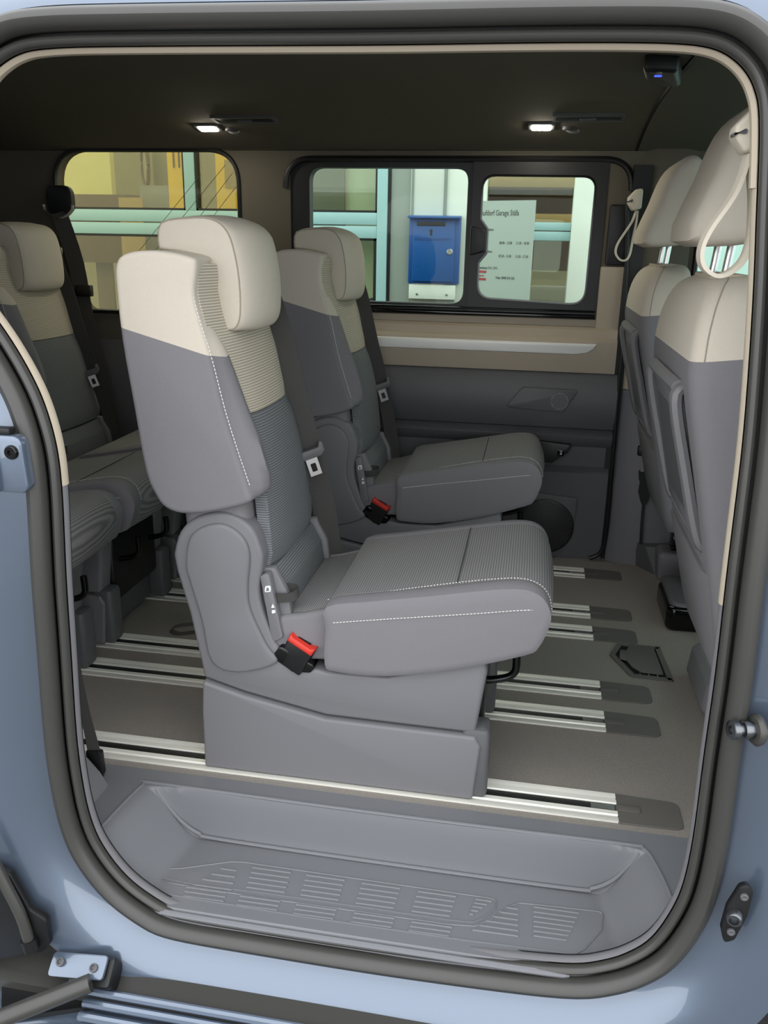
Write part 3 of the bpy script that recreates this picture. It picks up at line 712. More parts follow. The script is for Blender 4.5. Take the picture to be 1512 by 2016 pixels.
# ================================================================== FRONT SEATS (seen from behind)
def make_front(label):
    YC = .16
    t = thing('passenger_seat', (.22, YC, 0), label, 'seat', 'front seats with folding tables')
    tab = [(.285,.156,.205,.10),(.32,.143,.225,.12),(.384,.127,.232,.13),(.558,.088,.238,.13),(.713,.051,.24,.13),(.84,.022,.24,.13),(.90,.020,.232,.125),(.95,.027,.215,.115),(.985,.040,.185,.10),(1.003,.056,.14,.075),(1.008,.07,.10,.05)]
    sp3 = spline([(a[0], a[1], a[2]) for a in tab], 3); th = spline([(a[3], 0, 0) for a in tab], 3)
    secs = []
    for p, h in zip(sp3, th):
        z, x, hw = p; d = h.x
        q = fillet([(x, -hw), (x+d, -hw*.93), (x+d, hw*.93), (x, hw)], [.03,.035,.035,.03], 4)
        secs.append([(a-(.003*(1-(b/hw)**2) if a < x+.04 else 0), YC+b, z+.10*(a-x)) for a, b in q])
    zi = [p[0] for p in sp3]; k = min(range(len(zi)), key=lambda i: abs(zi[i]-.875))
    obj('backrest_lower', *loft(secs[:k+1]), 'grey', t); obj('backrest_upper', *loft(secs[k:]), 'beige', t)
    for s in (-1, 1):
        obj('backrest_piping', *tube([Vector(sec[3 if s < 0 else -4]) for sec in secs[k:-1]], .0012, 5), 'seam_b', t)
    # moulded back shell edge below table
    obj('map_pocket', *loft([[(x-.002, YC-hw, z), (x-.009, YC-hw*.9, z), (x-.009, YC+hw*.9, z), (x-.002, YC+hw, z), (x+.03, YC+hw, z), (x+.03, YC-hw, z)] for z, x, hw in ((.30,.156,.17),(.36,.138,.19),(.44,.118,.20),(.52,.098,.20))]), 'grey', t)
    # headrest, leaning forward
    hp = [(.012,1.066),(.115,1.064),(.150,1.09),(.172,1.15),(.172,1.205),(.155,1.255),(.128,1.285),(.098,1.280),(.066,1.245),(.040,1.17)]
    hs = [(p.x, p.y) for p in spline([(a, b, 0) for a, b in hp], 3, closed=True)]
    rows = [(-.125,.03),(-.123,.014),(-.115,.004),(-.10,0),(.10,0),(.115,.004),(.123,.014),(.125,.03)]
    obj('headrest', *loft([[(a, YC+y, b) for a, b in (rinset(hs, d) if d else hs)] for y, d in rows]), 'beige', t)
    for yy in (-.055, .055):
        obj('headrest_post', *tube([(.085, YC+yy, .995), (.092, YC+yy, 1.075)], .0075, 12), 'steel', t)
    obj('headrest_sleeve', *prism(fillet(rect(.058,YC-.085,.118,YC+.085), .015, 3), 'z', 1.000, 1.014, .004, 2), 'trim_beige', t)
    # folding table on the back: frame, inset panel, side rails
    ft = obj('folding_table', *loft([[(x-.010, YC-.155, z), (x-.016, YC-.145, z), (x-.016, YC+.145, z), (x-.010, YC+.155, z), (x+.004, YC+.155, z), (x+.004, YC-.155, z)] for z, x in ((.565,.094),(.572,.090),(.70,.058),(.815,.034),(.825,.036))]), 'plastic', t)
    obj('table_panel', *loft([[(x-.017, YC-.115, z), (x-.017, YC+.115, z), (x-.010, YC+.115, z), (x-.010, YC-.115, z)] for z, x in ((.60,.0835),(.70,.058),(.785,.0405))]), 'plastic_d', ft)
    for s in (-1, 1):
        obj('table_rail', *tube(spline([(.106,YC+s*.152,.555),(.080,YC+s*.160,.572),(.042,YC+s*.162,.70),(.014,YC+s*.160,.81),(.026,YC+s*.150,.832)], 5), .011, 8, r2=.016, up=Vector((0,1,0))), 'plastic', ft)
    obj('table_handle', *tube([(.018,YC-.15,.832),(.014,YC,.834),(.018,YC+.15,.832)], .013, 8), 'plastic', ft)
    obj('table_handle', *tube([(.092,YC-.15,.560),(.090,YC,.560),(.092,YC+.15,.560)], .013, 8), 'plastic', ft)
    # cushion and pedestal in front
    obj('cushion', *prism(fillet([(.22,.22),(.70,.26),(.74,.33),(.72,.38),(.26,.33)], .03, 4), 'y', YC-.23, YC+.23, .03, 3), 'grey', t)
    obj('pedestal', *rbox(.37, YC-.19, .0, .66, YC+.19, .235, .02), 'plastic_d', t)
    return t
fs = make_front('front seat nearest the door, beige top cut off by right door pillar')
fs2 = copy_tree(fs); fs2.location = fs.location+Vector((.030, .94, 0)); fs2['label'] = 'front seat on the far side, with shaded beige headrest beside the far pillar'

# pieces on the floor behind the front seats
def floor_thing(name, vf, mt, label, cat, **k): return tag(obj(name, *vf, mt, **k), label, cat)
h = thing('floor_hatch', (.11, .65, 0), 'dark plastic hatch with clipped lid set in the carpet', 'floor hatch')
hp_ = fillet([(.037,.667),(.065,.745),(.178,.740),(.188,.548),(.082,.552)], [.012,.015,.004,.004,.015], 4)
ho = [tuple(p) for p in hp_]; hi_ = inset(ho, .014)
v_, f_ = loft([[(a, b, .0) for a, b in ho], [(a, b, .004) for a, b in ho], [(a, b, .004) for a, b in hi_], [(a, b, .0008) for a, b in hi_]], caps=False)
obj('hatch_frame', v_, f_, 'cap', h)
obj('hatch_well', *prism(hi_, 'z', .0004, .0012), 'black', h)
lid = obj('hatch_lid', *prism(fillet([(.072,.655),(.094,.728),(.160,.727),(.166,.575),(.110,.578),(.090,.600)], .006, 3), 'z', .002, .0075, .002, 2), 'cap', h)
obj('lid_latch', *prism(fillet([(.060,.640),(.066,.690),(.084,.690),(.080,.632)], .005, 3), 'z', .004, .0095, .002, 2), 'cap', lid)
for k in range(3): obj('hatch_bar', *rbox(.105+.022*k,.563,.0012,.108+.022*k,.574,.0040,0,0), 'plastic', h)

bmnt = thing('seat_mount', (.27, .98, 0), 'glossy black seat mounting cover at foot of far front seat', 'mount')
obj('surround', *prism(fillet(rect(.216,.865,.345,1.10), .03, 4), 'z', 0, .085, .012, 3), 'plastic_d', bmnt)
obj('gloss_cover', *prism(fillet([(.208,.875),(.208,1.06),(.225,1.085),(.33,1.085),(.33,.855),(.22,.855)], .02, 4), 'z', 0, .075, .015, 3), 'gloss_black', bmnt)
floor_thing('seat_foot_cover', prism(fillet([(.222,.02),(.228,.085),(.245,.10),(.31,.10),(.31,.0),(.235,.0)], .012, 3), 'y', .38, .60, .014, 3), 'plastic', 'upright grey plastic cover at the foot of near front seat', 'cover')
pb = thing('pillar_foot_cover', (.25, 1.33, 0), 'two-step plastic block at base of the far pillar', 'cover')
obj('rear_block', *loft([[(.128,1.46,0),(.235,1.30,0),(.36,1.30,0),(.36,1.46,0)], [(.150,1.44,.085),(.20,1.345,.085),(.36,1.34,.085),(.36,1.44,.085)]]), 'plastic_d', pb)
obj('front_block', *prism(fillet([(.236,.0),(.232,.085),(.245,.098),(.40,.098),(.40,0)], .010, 3), 'y', 1.255, 1.35, .012, 3), 'plastic', pb)
obj('top_bracket', *rbox(.272,1.28,.098,.33,1.33,.150,.006), 'gloss_black', pb)
for k in range(3): obj('bracket_rib', *rbox(.270,1.274,.106+.014*k,.332,1.282,.112+.014*k,.002), 'gloss_black', pb)

# ================================================================== FAR DOOR DETAILS
cv = thing('vent_cover', (-.19, 1.38, .53), 'slanted dark cover plate with small round grille on far door', 'vent')
obj('plate', *prism(fillet([(-.305,.535),(-.250,.605),(-.066,.602),(-.112,.525)], .010, 4), 'y', 1.374, 1.395, .003, 2), 'plastic_d', cv)
mb = MB(); mb.add(lathe([(.029,0),(.029,.002),(.0,.002)], (-.126,1.3745,.563), (0,-1,0), 24)); gr_ = mb.build('grille_disc', 'plastic', cv)
mb = MB()
for i in range(-5, 6):
    for j in range(-5, 6):
        x, z = (i+.5*(j % 2))*.0062, j*.0054
        if math.hypot(x, z) < .026: mb.add(lathe([(.0021,0),(.0021,.0006)], (-.126+x,1.3715,.563+z), (0,-1,0), 6))
o = mb.build('grille_holes', 'black', cv, smooth=False); o['kind'] = 'stuff'
spk = thing('door_speaker', (-.12, 1.40, .0), 'round black honeycomb loudspeaker grille low on far door', 'speaker')
obj('speaker_plate', *prism(fillet([(-.26,.012),(-.085,.005),(-.040,.10),(-.035,.225),(-.26,.24)], .012, 3), 'y', 1.396, 1.408, .003, 2), 'plastic_d', spk)
obj('grille_disc', *lathe([(.100,0),(.100,.004),(.096,.006),(.0,.006)], (-.140,1.396,.115), (0,-1,0), 32), 'black', spk)
mb = MB()
for i in range(-14, 15):
    for j in range(-14, 15):
        x, z = (i+.5*(j % 2))*.0105, j*.0091
        if math.hypot(x, z) < .093:
            p6 = [(-.140+x+.0052*math.cos(a), .115+z+.0052*math.sin(a)) for a in (math.pi/6+k*math.pi/3 for k in range(6))]
            q6 = inset(p6, .0013); n0 = len(mb.v)
            mb.v += [(a, 1.3888, b) for a, b in p6]+[(a, 1.3888, b) for a, b in q6]
            mb.f += [(n0+k, n0+(k+1) % 6, n0+6+(k+1) % 6, n0+6+k) for k in range(6)]
o = mb.build('honeycomb', 'speaker_mesh', spk, smooth=False); o['kind'] = 'stuff'
us = thing('socket_recess', (-.09, 1.40, .36), 'black triangular recess with a small socket on far door', 'socket')
obj('recess', *prism(fillet([(-.24,.425),(-.072,.412),(-.085,.385),(-.135,.345),(-.24,.35)], .006, 3), 'y', 1.393, 1.43, .002, 2), 'black', us)
obj('socket', *prism(fillet(rect(-.118,.372,-.096,.394), .003, 3), 'y', 1.388, 1.396, .002, 2), 'gloss_black', us)
obj('socket_mark', *prism(rect(-.108,.378,-.104,.385), 'y', 1.3872, 1.388), 'white', us)

# belt on the far B pillar
bb = thing('front_belt', (.17, 1.36, .09), 'dark front seat belt with steel tongue hanging on the far pillar', 'seat belt')
obj('webbing', *ribbon([(.215,1.372,.80),(.195,1.368,.62),(.172,1.362,.44)], Vector((1,0,0)), .042, .002), 'belt', bb)
obj('tongue_body', *rbox(.140,1.346,.398,.205,1.366,.432,.006), 'black', bb)
obj('tongue_plate', *ringpanel(fillet(rect(.165,.355,.183,.382), .003, 2), (.157,.345,.191,.40), 1.350, 1.354), 'steel', bb)
obj('buckle_guide', *loft([[(x0,1.352,z),(x1,1.352,z),(x1,1.366,z),(x0,1.366,z)] for x0, x1, z in ((.152,.208,.345),(.155,.205,.315),(.160,.202,.305),(.158,.198,.27),(.168,.192,.24),(.174,.186,.23))]), 'black', bb)
obj('lower_strap', *ribbon([(.180,1.362,.24),(.182,1.360,.16),(.186,1.358,.088)], Vector((1,0,0)), .010, .003), 'black', bb)

# rear belt with guide on far C pillar
rb = thing('rear_belt', (-1.85, 1.43, .35), 'black rear seat belt with chrome guide loop on far rear pillar', 'seat belt')
g0 = at(120, 395, 'y', 1.42)
obj('guide_body', *xform(prism(fillet(rect(-.05,-.045,.05,.05), .035, 5), 'y', -.016, .012, .008, 2), Matrix.Translation(g0)), 'black', rb)
obj('guide_loop', *tube([g0+Vector((.055*math.cos(a), -.022, -.015+.042*math.sin(a))) for a in [math.pi*(1.0+k/10) for k in range(11)]], .006, 8, up=Vector((0,1,0))), 'steel', rb)
obj('webbing', *ribbon(spline([g0+Vector((0,-.02,-.04)), at(150,520,'y',1.40), at(172,640,'y',1.385), at(205,760,'y',1.37), at(225,880,'y',1.355)], 4), Vector((1,.3,0)), .055, .002), 'belt', rb)
obj('belt_stop', *xform(rbox(-.03,-.012,-.02,.03,.012,.02,.005), Matrix.Translation(at(166,572,'y',1.39))), 'black', rb)

# near left belt
nb = thing('near_belt', (-.95, -.12, .02), 'dark seat belt running down to the floor at left door pillar', 'seat belt')
nbp = [at(133,1160,'y',-.125), at(148,1290,'y',-.122), at(165,1390,'y',-.118), at(183,1470,'y',-.112), at(192,1520,'y',-.11)]
obj('webbing', *ribbon(spline(nbp, 5), Vector((1,.25,0)), [.006+.024*k/20 for k in range(21)], .002), 'belt', nb)
ep = at(190, 1518, 'y', -.112)
obj('belt_anchor', *xform(prism(fillet([(-.017,.05),(.016,.05),(.018,.0),(.003,-.035),(-.012,-.01)], .006, 3), 'y', -.008, .008, .003, 2), Matrix.Translation(ep)), 'black', nb)

# ================================================================== CEILING ITEMS
for k, (u, v, lab) in enumerate(((410,255,'lit ceiling lamp at left, above the near seat headrest'), (1065,262,'lit ceiling lamp at right, above the sliding window'))):
    c = at(u, v, 'y', 1.25); x = c.x; z = zc(1.25)
    t = thing('ceiling_lamp', (x, 1.25, z), lab, 'lamp', 'lit ceiling lamps'); tilt = math.atan2(zc(1.30)-zc(1.20), .1)
    mt = Matrix.Translation(Vector((x, 1.25, z))) @ Matrix.Rotation(tilt, 4, 'X')
    obj('lamp_housing', *xform(prism(fillet(rect(-.04,-.03,.04,.03), .008, 3), 'z', -.006, .006, .003, 2), mt), 'plastic_d', t)
    obj('lamp_lens', *xform(prism(fillet(rect(-.028,-.020,.028,.020), .006, 3), 'z', -.010, -.004, .002, 2), mt), 'lamp', t)
for k, (u, v, lab) in enumerate(((482,231,'dark slatted ceiling air vent at left, beyond the left lamp'), (1158,234,'dark slatted ceiling air vent at right, beside the right lamp'))):
    c = at(u, v, 'y', 1.16); x = c.x; z = zc(1.16)
    t = thing('ceiling_vent', (x, 1.16, z), lab, 'vent', 'ceiling air vents'); tilt = math.atan2(zc(1.21)-zc(1.11), .1)
    mt = Matrix.Translation(Vector((x, 1.16, z))) @ Matrix.Rotation(tilt, 4, 'X')
    obj('vent_frame', *xform(ringpanel(fillet(rect(-.088,-.022,.088,.022), .006, 3), (-.098,-.032,.098,.032), -.008, .004, 'z'), mt), 'plastic_d', t)
    obj('vent_back', *xform(rbox(-.088,-.022,-.003,.088,.022,.0,0,0), mt), 'black', t)
    for j in range(3): obj('slat', *xform(rbox(-.086,-.016+.013*j,-.007,.086,-.012+.013*j,-.002,.001), mt), 'black', t)
    obj('vent_tab', *xform(rbox(-.022,-.006,-.012,.022,.004,-.005,.002), mt), 'plastic_d', t)
for k, (u, v, lab) in enumerate(((452,258,'small dark coat hook beside the left ceiling lamp'), (1115,260,'small dark coat hook beside the right ceiling lamp'))):
    c = at(u, v, 'y', 1.27); z = zc(1.27)
    t = thing('coat_hook', (c.x, 1.27, z), lab, 'hook', 'coat hooks')
    obj('hook_base', *lathe([(.013,-.004),(.013,.006),(.009,.009),(0,.009)], (c.x,1.27,z), (0,0,-1), 14), 'plastic_d', t)
    obj('hook_arm', *tube(spline([(c.x,1.265,z-.008),(c.x+.015,1.262,z-.014),(c.x+.032,1.262,z-.014),(c.x+.036,1.262,z-.008)], 4), .004, 8), 'plastic_d', t)
dsp = thing('overhead_control', (.0, .55, 1.40), 'black overhead climate control with small blue display near roof front', 'control panel')
obj('housing', *prism(fillet([(-.052,.455),(.020,.480),(.050,.640),(.005,.645),(-.035,.56)], .012, 4), 'z', 1.388, 1.425, .010, 3), 'black', dsp)
obj('display', *prism(rect(-.022,.502,-.008,.512), 'z', 1.3865, 1.388), 'screen', dsp)
obj('button', *lathe([(.007,0),(.007,.003),(0,.003)], (-.018,.478,1.3885), (0,0,-1), 12), 'steel', dsp)

# hanging strap loops on both B pillars
def loop_strap(y, pts, hold, label, sgn, wdt):
    t = thing('strap_loop', (pts[0].x, y, pts[6].z), label, 'strap', 'cream strap loops')
    x0, x1, z0, z1 = hold
    obj('holder', *prism(fillet([(x0+.012,z0),(x1,z0+.006),(x1,z1),(x0+.016,z1-.004),(x0-.004,z1-.026),(x0-.004,z0+.022)], .008, 3), 'y', y-.022, y+.022, .006, 3), 'strap', t)
    obj('holder_notch', *prism(fillet([(x0-.006,z0+.026),(x0+.010,z0+.024),(x0+.010,z1-.030),(x0-.006,z1-.040)], .004, 3), 'y', y-.0235, y+.0, .001, 1), 'plastic_d', t)
    pp = spline(pts, 5)
    obj('strap', *ribbon(pp, Vector((0,1,0)), wdt, .0055), 'strap', t)
    return t
lpx = [(1471,305),(1460,345),(1440,390),(1395,455),(1379,495),(1384,526),(1410,543),(1440,533),(1464,508),(1477,465),(1481,400),(1478,345),(1474,305)]
loop_strap(-.15, [at(u, v, 'y', -.15) for u, v in lpx], (.022,.058,1.176,1.236), 'cream loop strap on the right door pillar, hanging before near headrest', 1, .034)
lp2 = [(1252,415),(1245,435),(1232,455),(1216,480),(1212,498),(1220,511),(1232,512),(1240,500),(1246,470),(1252,440),(1255,415)]
q0 = at(1250, 395, 'y', 1.36)
loop_strap(1.36, [at(u, v, 'y', 1.36) for u, v in lp2], (q0.x-.018, q0.x+.020, q0.z-.03, q0.z+.035), 'shaded cream loop strap on the far pillar beside the sliding window', 1, .022)

# ================================================================== DOOR HARDWARE
pn = thing('striker_pin', (.14, -.35, .39), 'round steel guide pin on the painted right pillar', 'pin')
pa = at(1488, 1437, 'y', -.340); pe = at(1438, 1437, 'y', -.352); ax = (pe-pa)
obj('pin_flange', *lathe([(.0,-.004),(.022,-.004),(.023,.0),(.019,.005),(.0,.006)], pa, ax, 24), 'rubber', pn)
L_ = ax.length
obj('pin_shaft', *lathe([(.012,0),(.012,L_*.35),(.0135,L_*.36),(.0135,L_*.55),(.009,L_*.58),(.009,L_*.72),(.0135,L_*.76),(.0140,L_*.97),(.012,L_),(.006,L_),(.006,L_-.006),(0,L_-.006)], pa, ax, 20), 'gun', pn)
lk = thing('lock_plate', (.14, -.36, .08), 'black striker plate with two screws low on right pillar', 'lock')
lc = at(1448, 1795, 'y', -.352)
pp = fillet([(-.010,-.058),(.005,-.048),(.017,.0),(.019,.042),(.010,.056),(-.002,.050),(-.015,.010),(-.018,-.030)], .009, 4)
obj('plate', *xform(prism(pp, 'y', -.006, .006, .003, 2), Matrix.Translation(lc)), 'black', lk)
obj('lock_ring', *xform(lathe([(.012,.0),(.012,.012),(.010,.015),(.007,.015),(.007,.004),(0,.004)], (-.003,-.006,.0), (-.25,-1,0), 20), Matrix.Translation(lc)), 'gun', lk)
for dz, dx in ((.035,.010),(-.032,-.006)):
    obj('screw', *xform(lathe([(.006,0),(.006,.003),(.004,.004),(.0025,.003),(0,.003)], (dx*.6,-.006,dz), (0,-1,0), 14), Matrix.Translation(lc)), 'plastic_d', lk)
db = thing('door_bracket', (-.99, -.36, .68), 'painted metal bracket with black screw on left pillar', 'bracket')
bc = at(30, 915, 'y', -.352)
obj('bracket_plate', *xform(prism(fillet([(-.12,-.042),(.016,-.042),(.024,-.03),(.020,.046),(-.12,.046)], [.002,.012,.01,.014,.002], 4), 'y', -.010, .012, .004, 2), Matrix.Translation(bc)), 'paint_d', db)
obj('bracket_fold', *xform(rbox(-.12,-.022,-.04,-.018,-.006,.04,.005), Matrix.Translation(bc)), 'paint_d', db)
obj('screw', *xform(lathe([(.011,0),(.011,.003),(.009,.006),(.004,.006),(.004,.003),(0,.003)], (.004,-.010,.022), (0,-1,0), 18), Matrix.Translation(bc)), 'gloss_black', db)
obj('bracket_slot', *xform(rbox(-.12,-.006,.046,-.0,.012,.056,.002), Matrix.Translation(bc)), 'black', db)
# lower roller arm of the sliding door, at bottom left
ra = thing('roller_arm', (-1.0, -.42, -.30), 'bolted painted bracket and dark roller arm at lower left of the sill', 'hinge')
gc = at(156, 1902, 'y', -.385)
mt = Matrix.Translation(gc) @ Matrix.Rotation(R(-6), 4, 'Y') @ Matrix.Rotation(R(35), 4, 'X')
obj('arm_plate', *xform(prism(fillet(rect(-.055,-.020,.052,.020), .008, 4), 'z', -.005, .004, .002, 2), mt), 'paint_d', ra)
for dx, dy in ((-.035,.003),(.032,-.002)):
    obj('bolt', *xform(lathe([(.0075,0),(.0075,.005),(.0045,.006),(.0045,.003),(0,.003)], (dx,dy,.004), (0,0,1), 16), mt), 'plastic_d', ra)
obj('arm_block', *xform(rbox(-.02,-.03,-.05,.062,.02,-.008,.006), mt), 'black', ra)
a0, a1 = at(20,1998,'y',-.47), at(178,1935,'y',-.41)
obj('arm_bar', *tube([a0-(a1-a0)*.6, a0, a1], .016, 10), 'rubber', ra)
obj('arm_web', *prism([(a.x, a.y) for a in (at(0,1990,'y',-.46), at(0,1920,'y',-.40), at(150,1905,'y',-.39), at(180,1935,'y',-.405))], 'z', -.262, -.252), 'black', ra)
cab = thing('door_cable', (-1.07, -.40, -.2), 'black cable conduit running down behind the left sill corner', 'cable')
obj('conduit', *tube(spline([at(-30,1660,'y',-.395), at(10,1740,'y',-.398), at(40,1800,'y',-.398), at(58,1855,'y',-.396)], 5), .010, 10), 'rubber', cab)
obj('conduit_clip', *tube([at(56,1848,'y',-.396), at(62,1868,'y',-.396)], .014, 12), 'black', cab)
obj('cable_boot', *prism(fillet([(p.x, p.z) for p in (at(-60,1690,'y',-.385), at(20,1720,'y',-.385), at(60,1790,'y',-.385), at(92,1810,'y',-.385), at(98,1860,'y',-.385), at(85,1872,'y',-.385), at(-60,1900,'y',-.385))], .012, 3), 'y', -.388, -.372, .003, 2), 'black', cab)

# ================================================================== OUTSIDE: GARAGE FRONT
FY = 3.2
def fx(name, x0, z0, x1, z1, y0, y1, mt, par=None, r=.003): return obj(name, *rbox(x0, y0, z0, x1, y1, z1, r, r), mt, par)
gw = sgroup('window_5', (-2.1, FY, -.4))
fx('transom', -3.4, 1.148, -1.09, 1.21, FY-.03, FY+.04, 'teal', gw); fx('transom', -3.4, 1.08, -1.09, 1.142, FY-.03, FY+.04, 'teal', gw)
fx('mullion', -2.165, 1.21, -2.105, 2.3, FY-.03, FY+.04, 'teal', gw); fx('mullion', -1.09, -.46, -1.035, 2.3, FY-.035, FY+.04, 'teal', gw); fx('mullion', -2.165, -.46, -2.105, 1.08, FY-.03, FY+.04, 'teal', gw)
for x0, x1 in ((-3.4,-2.165),(-2.105,-1.09)):
    fx('gasket', x0, 1.21, x1, 1.222, FY-.02, FY+.03, 'black', gw, 0); fx('gasket', x0, 1.068, x1, 1.08, FY-.02, FY+.03, 'black', gw, 0)
    fx('gasket', x1-.012, 1.21, x1, 2.3, FY-.02, FY+.03, 'black', gw, 0); fx('gasket', x0, 1.21, x0+.010, 2.3, FY-.02, FY+.03, 'black', gw, 0)
    fx('gasket', x1-.018, -.46, x1, 1.08, FY-.02, FY+.03, 'black', gw, 0)
    fx('pane', x0, 1.21, x1, 2.3, FY+.008, FY+.014, 'g_shop', gw, 0); fx('pane', x0, -.46, x1, 1.08, FY+.008, FY+.014, 'g_shop', gw, 0)
fx('gasket', -1.035, -.46, -1.02, 2.3, FY-.02, FY+.03, 'black', gw, 0)
facade = sgroup('wall_garage', (-.9, FY, -.46))
fx('grey_column', -1.02, -.46, -.905, 2.3, FY-.01, FY+.3, 'post_grey', facade)
wp = [fx('white_panel', -.912, 1.19, -.735, 2.3, FY-.03, FY+.02, 'white_metal', facade), fx('white_panel', -.725, -.46, -.55, 2.3, FY-.02, FY+.05, 'white_metal', facade)]
fx('cover_strip', -.738, 1.19, -.722, 2.3, FY-.034, FY+.02, 'post_grey', facade); fx('cover_strip', -.908, 1.19, -.895, 2.3, FY-.036, FY+.02, 'post_grey', facade)
fx('lower_board', -.905, .775, -.655, .85, FY-.06, FY-.02, 'white_metal', facade)
for x in (-.86, -.70): obj('board_screw', *lathe([(.007,0),(.006,.004),(0,.005)], (x, FY-.06, .80), (0,-1,0), 10), 'steel', facade)
fx('concrete_plinth', -.90, -.46, -.66, .774, FY-.03, FY+.3, 'concrete', facade)
mbx = thing('mailbox', (-.77, FY-.1, .855), 'blue metal mailbox with slot and round lock on the white wall', 'mailbox')
fx('case', -.912, .855, -.640, 1.192, FY-.06, FY-.02, 'blue', mbx, .006)
obj('hood', *prism([(FY-.12,1.192),(FY-.06,1.200),(FY-.02,1.200),(FY-.02,1.185),(FY-.12,1.185)], 'x', -.912, -.640), 'blue', mbx)
dr = fx('mailbox_door', -.888, .868, -.668, 1.182, FY-.078, FY-.058, 'blue', mbx, .004)
fx('letter_slot', -.868, 1.146, -.718, 1.170, FY-.0795, FY-.076, 'black', dr, .001)
fx('slot_frame', -.875, 1.168, -.712, 1.176, FY-.084, FY-.076, 'blue', dr, .002)
obj('arrow_mark', *prism([(-.797,1.098),(-.786,1.098),(-.786,1.118),(-.780,1.118),(-.7915,1.134),(-.803,1.118),(-.797,1.118)], 'y', FY-.0796, FY-.078), 'black', dr)
text_mesh('SCHLÜSSELEINWURF', .020, (-.878, FY-.0786, 1.074), (1,0,0), (0,0,1), 'blue_d', dr)
obj('lock', *lathe([(.016,0),(.016,.008),(.012,.012),(.004,.012),(.003,.009),(0,.009)], (-.690, FY-.078, 1.02), (0,-1,0), 18), 'steel', dr)
for x, z in ((-.858,.945),(-.700,.935)): obj('rivet', *lathe([(.003,0),(.002,.002),(0,.002)], (x, FY-.078, z), (0,-1,0), 8), 'blue_d', dr)
# right-hand shop window with the sign
rw = sgroup('window_6', (-.25, FY, -.46))
fx('mullion', -.075, -.46, .07, 2.3, FY-.05, FY+.05, 'white_metal', rw); fx('mullion', -.555, -.46, -.515, 2.3, FY-.03, FY+.05, 'white_metal', rw)
fx('transom', -.515, 1.135, -.075, 1.175, FY+.0, FY+.05, 'teal', rw); fx('transom', -.515, 1.085, -.075, 1.13, FY+.0, FY+.05, 'teal', rw)
fx('pane', -.515, -.46, -.075, 2.3, FY+.06, FY+.066, 'g_shop', rw, 0)
fx('side_wall', .07, -.46, 2.6, 2.3, FY-.02, FY+.1, 'white_metal', facade)
# sign, turned a little towards the van
sg = thing('opening_hours_sign', (-.42, FY-.12, .76), 'pale sign with garage opening hours in front of the shop window', 'sign')
P0 = Vector((-.590, FY-.10, .775)); P1 = Vector((-.262, FY-.26, .775)); X = (P1-P0).normalized(); Z = Vector((0,0,1)); Yn = X.cross(Z)
Wd = (P1-P0).length
def sgp(a, b, dpt=0): return tuple(P0+X*a+Z*b+Yn*dpt)
bd = [(0,0),(Wd,0),(Wd,.495),(0,.495)]
obj('board', *loft([[sgp(a, b, 0) for a, b in bd], [sgp(a, b, -.006) for a, b in bd]]), 'sign', sg)
def st(s, a, b, size, mt='ink', sx=.8): text_mesh(s, size, sgp(a, b, .001), X, Z, mt, sg, 'sign_lettering', sx=sx, ext=.0003)
a0_ = .050
st('Aufdorf Garage Stäfa', a0_+.010, .425, .038, sx=.68)
st('Öffnungszeiten', a0_, .352, .019); st('Verkauf', a0_, .310, .019); st('Mo - Fr', a0_, .288, .019)
st('08.00 - 12.00', a0_+.128, .288, .019, sx=.72); st('13.30 - 18.30', a0_+.222, .288, .019, sx=.72)
st('Serviceannahme', a0_, .246, .019, sx=.72); st('Mo - Fr', a0_, .224, .019)
st('07.30 - 12.00', a0_+.128, .224, .019, sx=.72); st('13.30 - 17.30', a0_+.222, .224, .019, sx=.72)
st('Pannendienst 24 h / 24 h', a0_, .165, .019, sx=.66); st('Help: 0848 024 365', a0_+.118, .118, .019, sx=.72)
for b in (.145, .108):
    rp = fillet(rect(a0_+.006, b, a0_+.062, b+.012), .003, 2)
    obj('red_bar', *loft([[sgp(p, q, .0) for p, q in rp], [sgp(p, q, .0015) for p, q in rp]]), 'sign_red', sg)
st('Totalmobil!', a0_+.008, .127, .012, 'sign_red', sx=.75)
fx('sign_foot', -.46, .745, -.40, .785, FY-.20, FY-.15, 'black', sg)
obj('sign_post', *tube([(-.43, FY-.17, .76), (-.43, FY-.17, -.46)], .02, 10), 'black', sg)
# inside the garage: walls and things seen through the panes
room = sgroup('wall_showroom', (-1.5, 5.2, -.46))
fx('back_wall', -5.2, -.46, 2.6, 2.6, 5.6, 5.7, 'wall_grey', room, 0)
fx('cream_partition', -5.0, 1.10, -3.17, 2.4, 4.3, 4.36, 'cream', room, 0)
fx('grey_partition', -2.95, -.46, -2.60, 2.4, 4.5, 4.55, 'wall_grey', room, 0)
struct(obj('floor.001', *rbox(-5.4, FY+.1, -.46, 2.6, 5.7, -.44, 0, 0), 'wall_grey'))
ck = at(286, 325, 'y', 4.4)
clk = thing('wall_clock', (ck.x, 4.4, ck.z-.12), 'round wall clock with brown rim seen through the quarter window', 'clock')
obj('clock_rim', *tube([(ck.x+.05*math.cos(a), 4.4-.06*math.cos(a), ck.z+.135*math.sin(a)) for a in (2*math.pi*k/28 for k in range(28))], .014, 8, closed=True), 'brown', clk)
obj('clock_face', *loft([[(ck.x+.048*math.cos(a)+d*.6, 4.4-.058*math.cos(a)+d, ck.z+.13*math.sin(a)) for a in (2*math.pi*k/28 for k in range(28))] for d in (0, .01)]), 'wall_grey', clk)
def banner(u0, v0, u1, v1, y, label, mt='yellow', name='yellow_banner', cat='banner', zlo=None):
    a, b = at(u0, v0, 'y', y), at(u1, v1, 'y', y); z0 = b.z if zlo is None else zlo
    t = thing(name, ((a.x+b.x)/2, y, z0), label, cat)
    return t, fx('panel', a.x, z0, b.x, a.z+.25, y-.01, y+.01, mt, t)
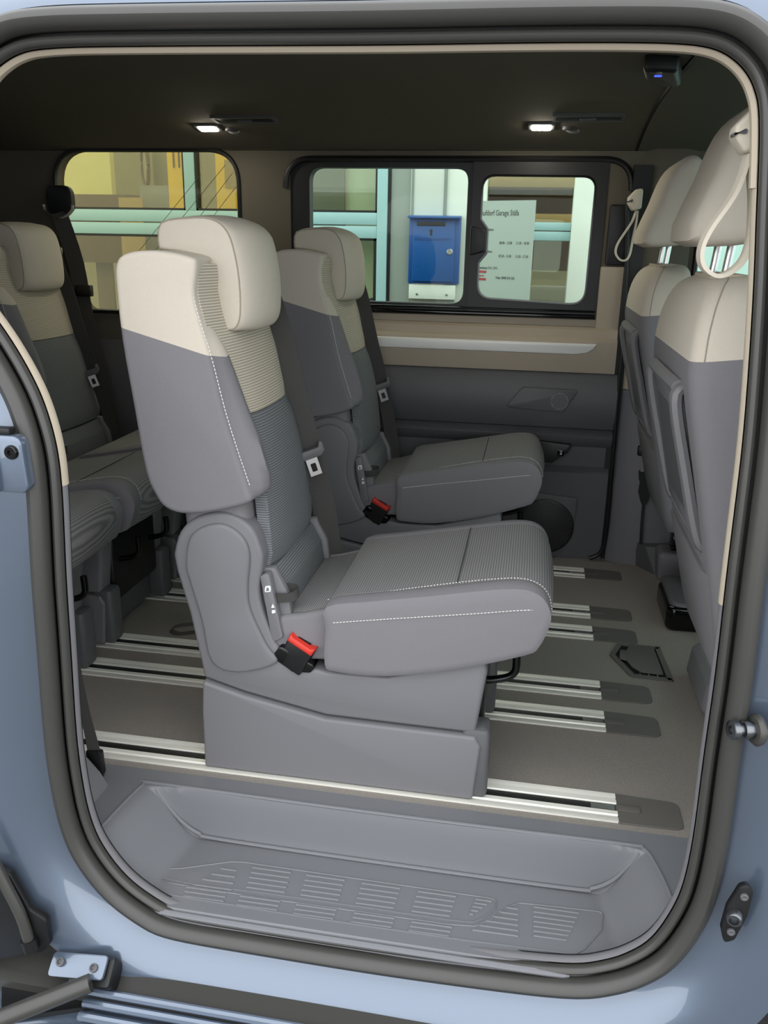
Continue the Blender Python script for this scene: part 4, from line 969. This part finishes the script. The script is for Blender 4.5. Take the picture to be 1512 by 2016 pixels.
t, pnl = banner(329, 300, 366, 430, 3.8, 'narrow yellow banner left of the pale mullion in the garage', zlo=-.44)
a = at(340, 330, 'y', 3.78); 
for k in range(2): fx('banner_mark', a.x+.035*k, a.z, a.x+.035*k+.010, a.z+.09, 3.785, 3.789, 'brown', t, 0)
t, pnl = banner(424, 300, 475, 430, 3.8, 'wide yellow banner right of the pale mullion in the garage', zlo=-.44)
a = at(443, 370, 'y', 3.78); fx('banner_box', a.x, a.z, a.x+.10, a.z+.16, 3.782, 3.789, 'tan', t, 0)
t, pnl = banner(185, 465, 236, 700, 4.1, 'dark brown cabinet behind the quarter window', 'brown', 'brown_cabinet', 'cabinet', zlo=-.44)
c_ = at(195, 383, 'y', 4.0); tag(fx('brown_sideboard', c_.x-.3, 0.9, c_.x+.25, c_.z, 3.98, 4.08, 'brown'), 'brown board below cream wall in the garage', 'board')
c_ = at(310, 375, 'y', 4.2); tag(fx('grey_locker', c_.x-.12, -.44, c_.x+.08, c_.z+.03, 4.18, 4.32, 'curtain'), 'grey locker standing below the wall clock', 'locker')
t, pnl = banner(240, 470, 300, 700, 3.85, 'tan door leaf behind lower quarter window', 'tan', 'tan_panel', 'panel', zlo=-.44)
tag(fx('grey_blind', -1.66, .6, -1.30, 2.3, FY+.12, FY+.14, 'curtain'), 'grey blind hanging in the garage window behind the far seat', 'blind')
tag(fx('pale_blind', -1.295, -.4, -1.105, 2.3, FY+.16, FY+.18, 'pale'), 'pale cream blind beside the white door frame', 'blind')
kn = (obj('door_knob', *lathe([(.012,0),(.012,.02),(.016,.03),(.010,.04),(0,.042)], (-1.115, FY+.01, .755), (0,-1,0), 14), 'black', gw))
sh = thing('shelf_unit', (-.15, 4.6, .3), 'tan wooden shelf unit in the showroom behind the sign', 'shelf')
fx('shelf_back', -.95, .9, .4, 2.0, 4.62, 4.66, 'brown', sh)
for z in (1.18, 1.42, 1.75): fx('shelf_board', -.95, z, .4, z+.08, 4.40, 4.62, 'tan', sh)
fx('shelf_side', -.75, .9, -.62, 2.0, 4.40, 4.62, 'tan', sh)
oc = thing('office_chair', (-.08, 4.0, -.44), 'dark office chair standing behind the sign', 'chair')
fx('chair_seat', -.32, .05, .12, .13, 3.75, 4.2, 'black', oc, .03); fx('chair_back', -.28, .25, .08, .82, 4.15, 4.22, 'curtain', oc, .03)
obj('chair_post', *tube([(-.1,3.98,-.40),(-.1,3.98,.06)], .03, 10), 'steel', oc)
for k in range(5): obj('chair_foot', *tube([(-.1,3.98,-.36),(-.1+.26*math.cos(k*1.257),3.98+.26*math.sin(k*1.257),-.41)], .02, 8), 'black', oc)
